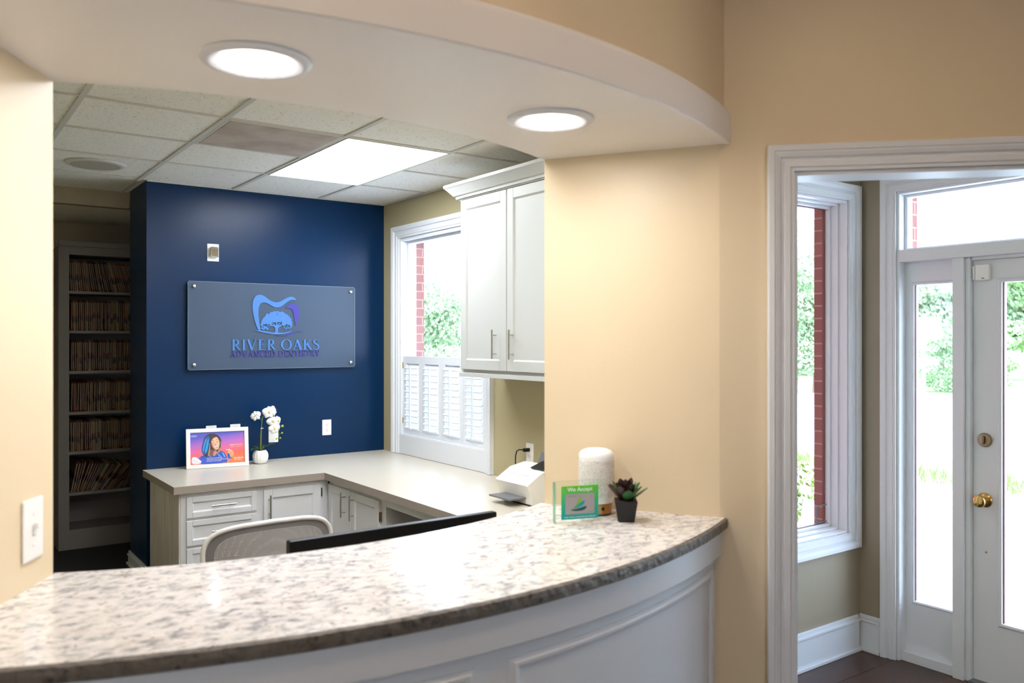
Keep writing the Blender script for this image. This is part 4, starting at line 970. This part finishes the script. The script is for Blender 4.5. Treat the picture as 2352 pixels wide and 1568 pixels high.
# ------------------------------------------------------------------ things on the granite
zc = TOPZ+.0008
df = thing('aroma_diffuser', (1.872,2.118,zc), R(-38), 'white cylindrical diffuser with embossed lace pattern and wooden base on the granite', 'diffuser')
obj('base_ring', MB().lathe([(.049,.0),(.050,.003),(.052,.006)],(0,0,0),48), BLACKM, df)
obj('wooden_base', MB().lathe([(.052,.0065),(.053,.040)],(0,0,0),48), WOODB, df, smooth=60)
CER2 = mat('embossed_ceramic', (250,247,243), .35)
tc = N(CER2,'ShaderNodeTexCoord'); sp = N(CER2,'ShaderNodeSeparateXYZ'); L(CER2, tc.outputs['Object'], sp.inputs[0])
at = N(CER2,'ShaderNodeMath'); at.operation='ARCTAN2'; L(CER2, sp.outputs[1], at.inputs[0]); L(CER2, sp.outputs[0], at.inputs[1])
am = N(CER2,'ShaderNodeMath'); am.operation='MULTIPLY'; am.inputs[1].default_value=.059; L(CER2, at.outputs[0], am.inputs[0])
cbx = N(CER2,'ShaderNodeCombineXYZ'); L(CER2, am.outputs[0], cbx.inputs[0]); L(CER2, sp.outputs[2], cbx.inputs[1])
vo = N(CER2,'ShaderNodeTexVoronoi'); vo.feature='DISTANCE_TO_EDGE'; vo.inputs['Scale'].default_value=120; vo.inputs['Randomness'].default_value=.95; L(CER2, cbx.outputs[0], vo.inputs['Vector'])
rr_ = ramp(CER2, [(.04,(255,255,255)),(.12,(120,120,120)),(.2,(0,0,0)),(.3,(140,140,140))])
L(CER2, vo.outputs['Distance'], rr_.inputs['Fac']); bp = N(CER2,'ShaderNodeBump'); bp.inputs['Strength'].default_value=1; bp.inputs['Distance'].default_value=.003
L(CER2, rr_.outputs['Color'], bp.inputs['Height']); L(CER2, bp.outputs['Normal'], bs(CER2).inputs['Normal'])
rr2 = ramp(CER2, [(.16,(250,247,243)),(.34,(224,210,190))]); L(CER2, vo.outputs['Distance'], rr2.inputs['Fac']); L(CER2, rr2.outputs['Color'], bs(CER2).inputs['Base Color'])
obj('shade', MB().lathe([(.055,.0405),(.059,.062)],(0,0,0),64), CERAMIC, df, smooth=60)
obj('embossed_band', MB().lathe([(.059,.0622),(.0595,.065),(.0595,.178),(.059,.1808)],(0,0,0),64), CER2, df, smooth=60)
obj('dome_top', MB().lathe([(.059,.181),(.0592,.194),(.057,.203),(.050,.211),(.036,.217),(.018,.2195),(.001,.220)],(0,0,0),64), CERAMIC, df, smooth=60)
obj('button', MB(Matrix.Rotation(R(-70),4,'Z')).lathe([(.006,.050),(.006,.0545)],(0,0,.024),16,'x'), BRASS, df)

sp_ = thing('potted_succulent', (1.872,1.975,zc), R(-40), 'small artificial succulent in a square black pot on the granite', 'potted plant')
def frust(mb, a, b, z0, z1):
    lo=[mb.v((x*a,y*a,z0)) for x,y in ((-1,-1),(1,-1),(1,1),(-1,1))]; hi=[mb.v((x*b,y*b,z1)) for x,y in ((-1,-1),(1,-1),(1,1),(-1,1))]
    mb.f(lo[::-1]); mb.f(hi)
    for i in range(4): mb.f([lo[i],lo[(i+1)%4],hi[(i+1)%4],hi[i]])
m = MB(); frust(m,.026,.036,0,.068); obj('pot', m, BLACKM, sp_, bevel=.003)
rl = random.Random(2)
for i in range(20):
    a = i*2.4; tier = i/20; tilt = R(62-52*tier); ln = .050+.012*rl.random(); w_ = .018
    dd = Vector((cos(a)*sin(tilt),sin(a)*sin(tilt),cos(tilt))); base = Vector((cos(a)*.014*(1-tier)*1.2,sin(a)*.014*(1-tier)*1.2,.069)); sd = Vector((-sin(a),cos(a),0)); nn = sd.cross(dd)
    m = MB(); rows=[]
    for j in range(11):
        t = j/10; ww = w_*(.35+.65*sin(pi/2*min(1,t*1.5)))*math.sqrt(max(.004,1-t**4)); c = base+dd*ln*t+Vector((0,0,.010*t*t))
        th = .003*(1-t)+.0008
        rows.append([m.v(c-sd*ww+nn*-.003*sin(pi*t)),m.v(c+nn*th),m.v(c+sd*ww+nn*-.003*sin(pi*t)),m.v(c-nn*th)])
    for q,b in zip(rows,rows[1:]):
        for j in range(4): m.f([q[j],q[(j+1)%4],b[(j+1)%4],b[j]])
    m.f(rows[0]); m.f(rows[-1][::-1])
    obj('leaf', m, SUCC if (i%3!=1 and tier<.55) else SUCD, sp_, smooth=60)
obj('centre_sprout', MB().tube([(0,0,.07),(.002,0,.115),(0,.002,.135)],[.004,.002,.0008],8), SUCD, sp_)

ac = thing('acrylic_card_display', (1.655,2.065,zc), math.atan2(-.05,.156), 'clear acrylic block with green payment card advert on the granite', 'display block')
aw, ah, at_ = .160, .132, .026
obj('acrylic_block', MB().box(0,aw,0,at_,0,ah), ACR, ac, bevel=.001)
m = MB().box(-.0012,-.0002,.001,at_-.001,.001,ah-.001); o = obj('block_edge', m, ACRE, ac); o['label'] = 'green tinted left edge'
CG = mat('card_green_gradient', (60,180,80), .4)
tc = N(CG,'ShaderNodeTexCoord'); sp = N(CG,'ShaderNodeSeparateXYZ'); L(CG, tc.outputs['Generated'], sp.inputs[0])
r = ramp(CG, [(.0,(0,168,172)),(.35,(8,176,140)),(1,(98,196,30))]); L(CG, sp.outputs[2], r.inputs['Fac']); L(CG, r.outputs['Color'], bs(CG).inputs['Base Color'])
y0 = -.0006; cw0,cw1,ch0,ch1 = .018,.146,.012,.118
obj('green_card', MB().box(cw0,cw1,y0,-.0002,ch0,ch1), CG, ac)
obj('silver_card', MB().plate(rrect(cw0+.014,cw1-.014,ch0+.016,ch1-.025,.004), y0-.0005, y0-.0001), mat('silver_card',(176,170,174),.35,metal=.3), ac)
def cp(x,y): return (cw0+(x-215)/(968-215)*(cw1-cw0), ch1-((y-740+ (x-215)*.035)/(638))*(ch1-ch0))
def cart(pts, rgb, nm):
    obj(nm, MB().plate([cp(*p) for p in smoothpoly(pts,1)], y0-.0011, y0-.0006), mat(nm+'_ink',rgb,.4), ac)
cart([(430,1180),(490,1120),(560,1010),(600,920),(625,960),(620,1020),(570,1090),(500,1140)], (120,190,50), 'light_leaf')
cart([(440,1175),(500,1130),(580,1060),(685,1000),(690,1040),(650,1100),(560,1140),(480,1160)], (20,160,176), 'teal_leaf')
cart([(385,1188),(480,1178),(600,1150),(725,1110),(720,1160),(650,1205),(540,1212),(450,1208)], (20,90,92), 'dark_leaf')
tri_prism_text('We Accept', .0185, ac, 'heading', WPR, (.082,y0-.0002,.1005), .0002)
tri_prism_text('Health, wellness, and personal care credit card', .0056, ac, 'caption', WPR, (.082,y0-.0002,.0175), .0002)
tri_prism_text('CARECREDIT', .0052, ac, 'card_text', mat('grey_ink',(110,120,116),.5), (.055,y0-.0008,.0835), .0001)
tri_prism_text('SYNCHRONY', .0035, ac, 'card_text', MATS['grey_ink'], (.118,y0-.0008,.0325), .0001)

# ------------------------------------------------------------------ outside
GZ = -.16
s = MB().box(-60,90,-60,90,GZ-.1,GZ); struct('ground', s, ROAD, 'sunlit pale pavement and road')
s = MB().box(4.36,6.6,-2,2.6,GZ,GZ+.10); struct('porch_slab', s, CONC, 'concrete porch slab outside the door')
s = MB().box(10.2,11.4,-8,9.6,GZ,GZ+.03).box(3.4,10.2,8.6,9.6,GZ,GZ+.03); struct('planting_strip', s, MULCH, 'mulch strip beside the road')
s = MB().box(26,60,-30,60,GZ,GZ+.02).box(-20,26,30,60,GZ,GZ+.02); struct('lawn', s, LAWN, 'pale lawn across the road')
gm = MB(); rg = random.Random(9)
for i in range(5200):
    if i%5<3: x,y = rg.uniform(10.3,11.2),rg.uniform(-3,8)
    else: x,y = rg.uniform(5,10.3),rg.uniform(8.8,9.5)
    if rg.random()<.35 and (int(x*2)+int(y*2))%2: continue
    h = rg.uniform(.08,.32); a = rg.uniform(0,2*pi); dx,dy = cos(a)*.008,sin(a)*.008; bx_,by_ = rg.uniform(-.1,.1),rg.uniform(-.1,.1)
    gm.poly([(x-dx,y-dy,GZ+.03),(x+dx,y+dy,GZ+.03),(x+bx_,y+by_,GZ+.03+h)])
gm.noflip = True
o = obj('grass', gm, GRASSM); tag(o, 'tufts of green grass along the strip beside the road', 'grass', None, 'stuff')
def foliage(n, blobs, size, seed, noise=.25):
    m = MB(); m.noflip = True; r_ = random.Random(seed)
    for i in range(n):
        c, rx, rz = r_.choice(blobs)
        while True:
            v = Vector((r_.uniform(-1,1),r_.uniform(-1,1),r_.uniform(-1,1)))
            if .05<v.length<1: break
        v = v.normalized()*(1-noise*r_.random()**1.5*1.6)
        p = Vector((c[0]+v.x*rx,c[1]+v.y*rx,c[2]+v.z*rz))
        if p.z<.02: continue
        q = Vector((r_.gauss(0,1),r_.gauss(0,1),r_.gauss(0,1)+.4)).normalized(); e = q.orthogonal().normalized(); f_ = q.cross(e); s_ = size*r_.uniform(.6,1.3)
        m.poly([tuple(p+e*s_),tuple(p+f_*s_*.5),tuple(p-e*s_),tuple(p-f_*s_*.5)])
    return m
def tree(name, loc, h, rad, n, size, m_, seed, label, cat='tree', trunk=True, group=None, low=.15):
    r_ = random.Random(seed); bl = []
    for i in range(14):
        a = r_.uniform(0,2*pi); q = r_.uniform(0,.65)*rad; z = h*(low+.12)+(h*(.85-low))*r_.random(); bl.append(((q*cos(a),q*sin(a),z), rad*r_.uniform(.28,.5), h*r_.uniform(.10,.2)))
    t = thing(name, loc, 0, label, cat, group)
    if trunk: obj('trunk', MB().tube([(0,0,0),(.02*h,0,h*.3),(0,.02*h,h*.75)],[h*.025,h*.018,h*.006],10).tube([(.02*h,0,h*.3),(rad*.4,.1,h*.6)],[h*.012,h*.004],8).tube([(.01*h,0,h*.35),(-rad*.4,-.1,h*.65)],[h*.012,h*.004],8), BARK, t)
    obj('foliage', foliage(n, bl, size, seed), m_, t); return t
tree('evergreen_tree', (8.2,14.6,GZ), 2.75, 1.7, 14000, .055, LEAF1, 1, 'dense dark green shrubby tree seen through the office window', low=-.02)
tree('evergreen_tree', (12.2,12.6,GZ), 2.5, 1.5, 11000, .055, LEAF1, 2, 'second dark green shrubby tree hidden mostly behind the wall cabinet', low=-.02)
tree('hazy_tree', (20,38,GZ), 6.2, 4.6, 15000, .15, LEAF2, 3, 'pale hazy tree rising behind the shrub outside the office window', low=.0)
tree('evergreen_tree', (25.2,17.2,GZ), 4.8, 2.3, 15000, .075, LEAF1, 4, 'dark green tree standing across the road in the foyer window', low=-.02)
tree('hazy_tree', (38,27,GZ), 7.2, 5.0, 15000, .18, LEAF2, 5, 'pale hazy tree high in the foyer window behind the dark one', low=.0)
tree('round_bush', (29.0,14.2,GZ), 2.1, 2.1, 11000, .065, LEAF1, 6, 'round dark bush low in the sidelight view', 'bush', False, low=-.05)
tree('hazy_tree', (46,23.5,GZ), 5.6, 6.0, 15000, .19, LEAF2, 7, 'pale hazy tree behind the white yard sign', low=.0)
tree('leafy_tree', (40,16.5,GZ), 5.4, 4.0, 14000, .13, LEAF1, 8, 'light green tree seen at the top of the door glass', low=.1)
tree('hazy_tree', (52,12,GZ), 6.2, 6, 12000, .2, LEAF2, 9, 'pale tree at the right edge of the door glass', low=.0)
bx1 = tree('boxwood_shrub', (4.62,3.42,GZ), .92, .42, 4200, .022, LEAF3, 12, 'bright yellow green clipped shrub right outside the foyer window', 'bush', False, low=-.08)
ys_ = thing('yard_sign', (24.6,13.1,GZ), R(-62), 'blank white yard sign on a post seen through the sidelight', 'yard sign')
obj('sign_board', MB().box(-.46,.46,-.02,.02,1.85,2.5), SIGNW, ys_); obj('post', MB().box(-.05,.05,-.04,.04,0,1.85), GREYP, ys_)

# ------------------------------------------------------------------ light
wd = D.worlds.new('sky'); bpy.context.scene.world = wd; wd.use_nodes = True
nt = wd.node_tree; bg = nt.nodes['Background']
tc = nt.nodes.new('ShaderNodeTexCoord'); sp = nt.nodes.new('ShaderNodeSeparateXYZ'); nt.links.new(tc.outputs['Generated'], sp.inputs[0])
rp_ = nt.nodes.new('ShaderNodeValToRGB'); e = rp_.color_ramp.elements; e[0].position = 0; e[0].color = (.70,.84,1,1); e[1].position = .7; e[1].color = (.52,.72,1,1)
nt.links.new(sp.outputs[2], rp_.inputs[0]); nt.links.new(rp_.outputs[0], bg.inputs[0]); bg.inputs[1].default_value = 3.8
su = D.lights.new('sun','SUN'); su.energy = 3.0; su.angle = R(1.5); su.color = (1,.96,.9)
so = D.objects.new('sun', su); COL.objects.link(so); so.rotation_euler = (R(42),0,R(-25))

# ------------------------------------------------------------------ camera
cam = D.cameras.new('camera'); co = D.objects.new('camera', cam); COL.objects.link(co)
co.location = (0,0,1.65); co.rotation_euler = (pi/2,0,-R(35.7)); cam.lens = 1918/2352*36; cam.sensor_width = 36; cam.shift_y = -3/2352
cam.dof.use_dof = True; cam.dof.focus_distance = 5.6; cam.dof.aperture_fstop = 3.2; cam.clip_end = 300
sc_ = bpy.context.scene; sc_.camera = co
vs = sc_.view_settings; vs.view_transform = 'Standard'; vs.look = 'None'; vs.exposure = 1.38; vs.gamma = 1; vs.use_curve_mapping = False
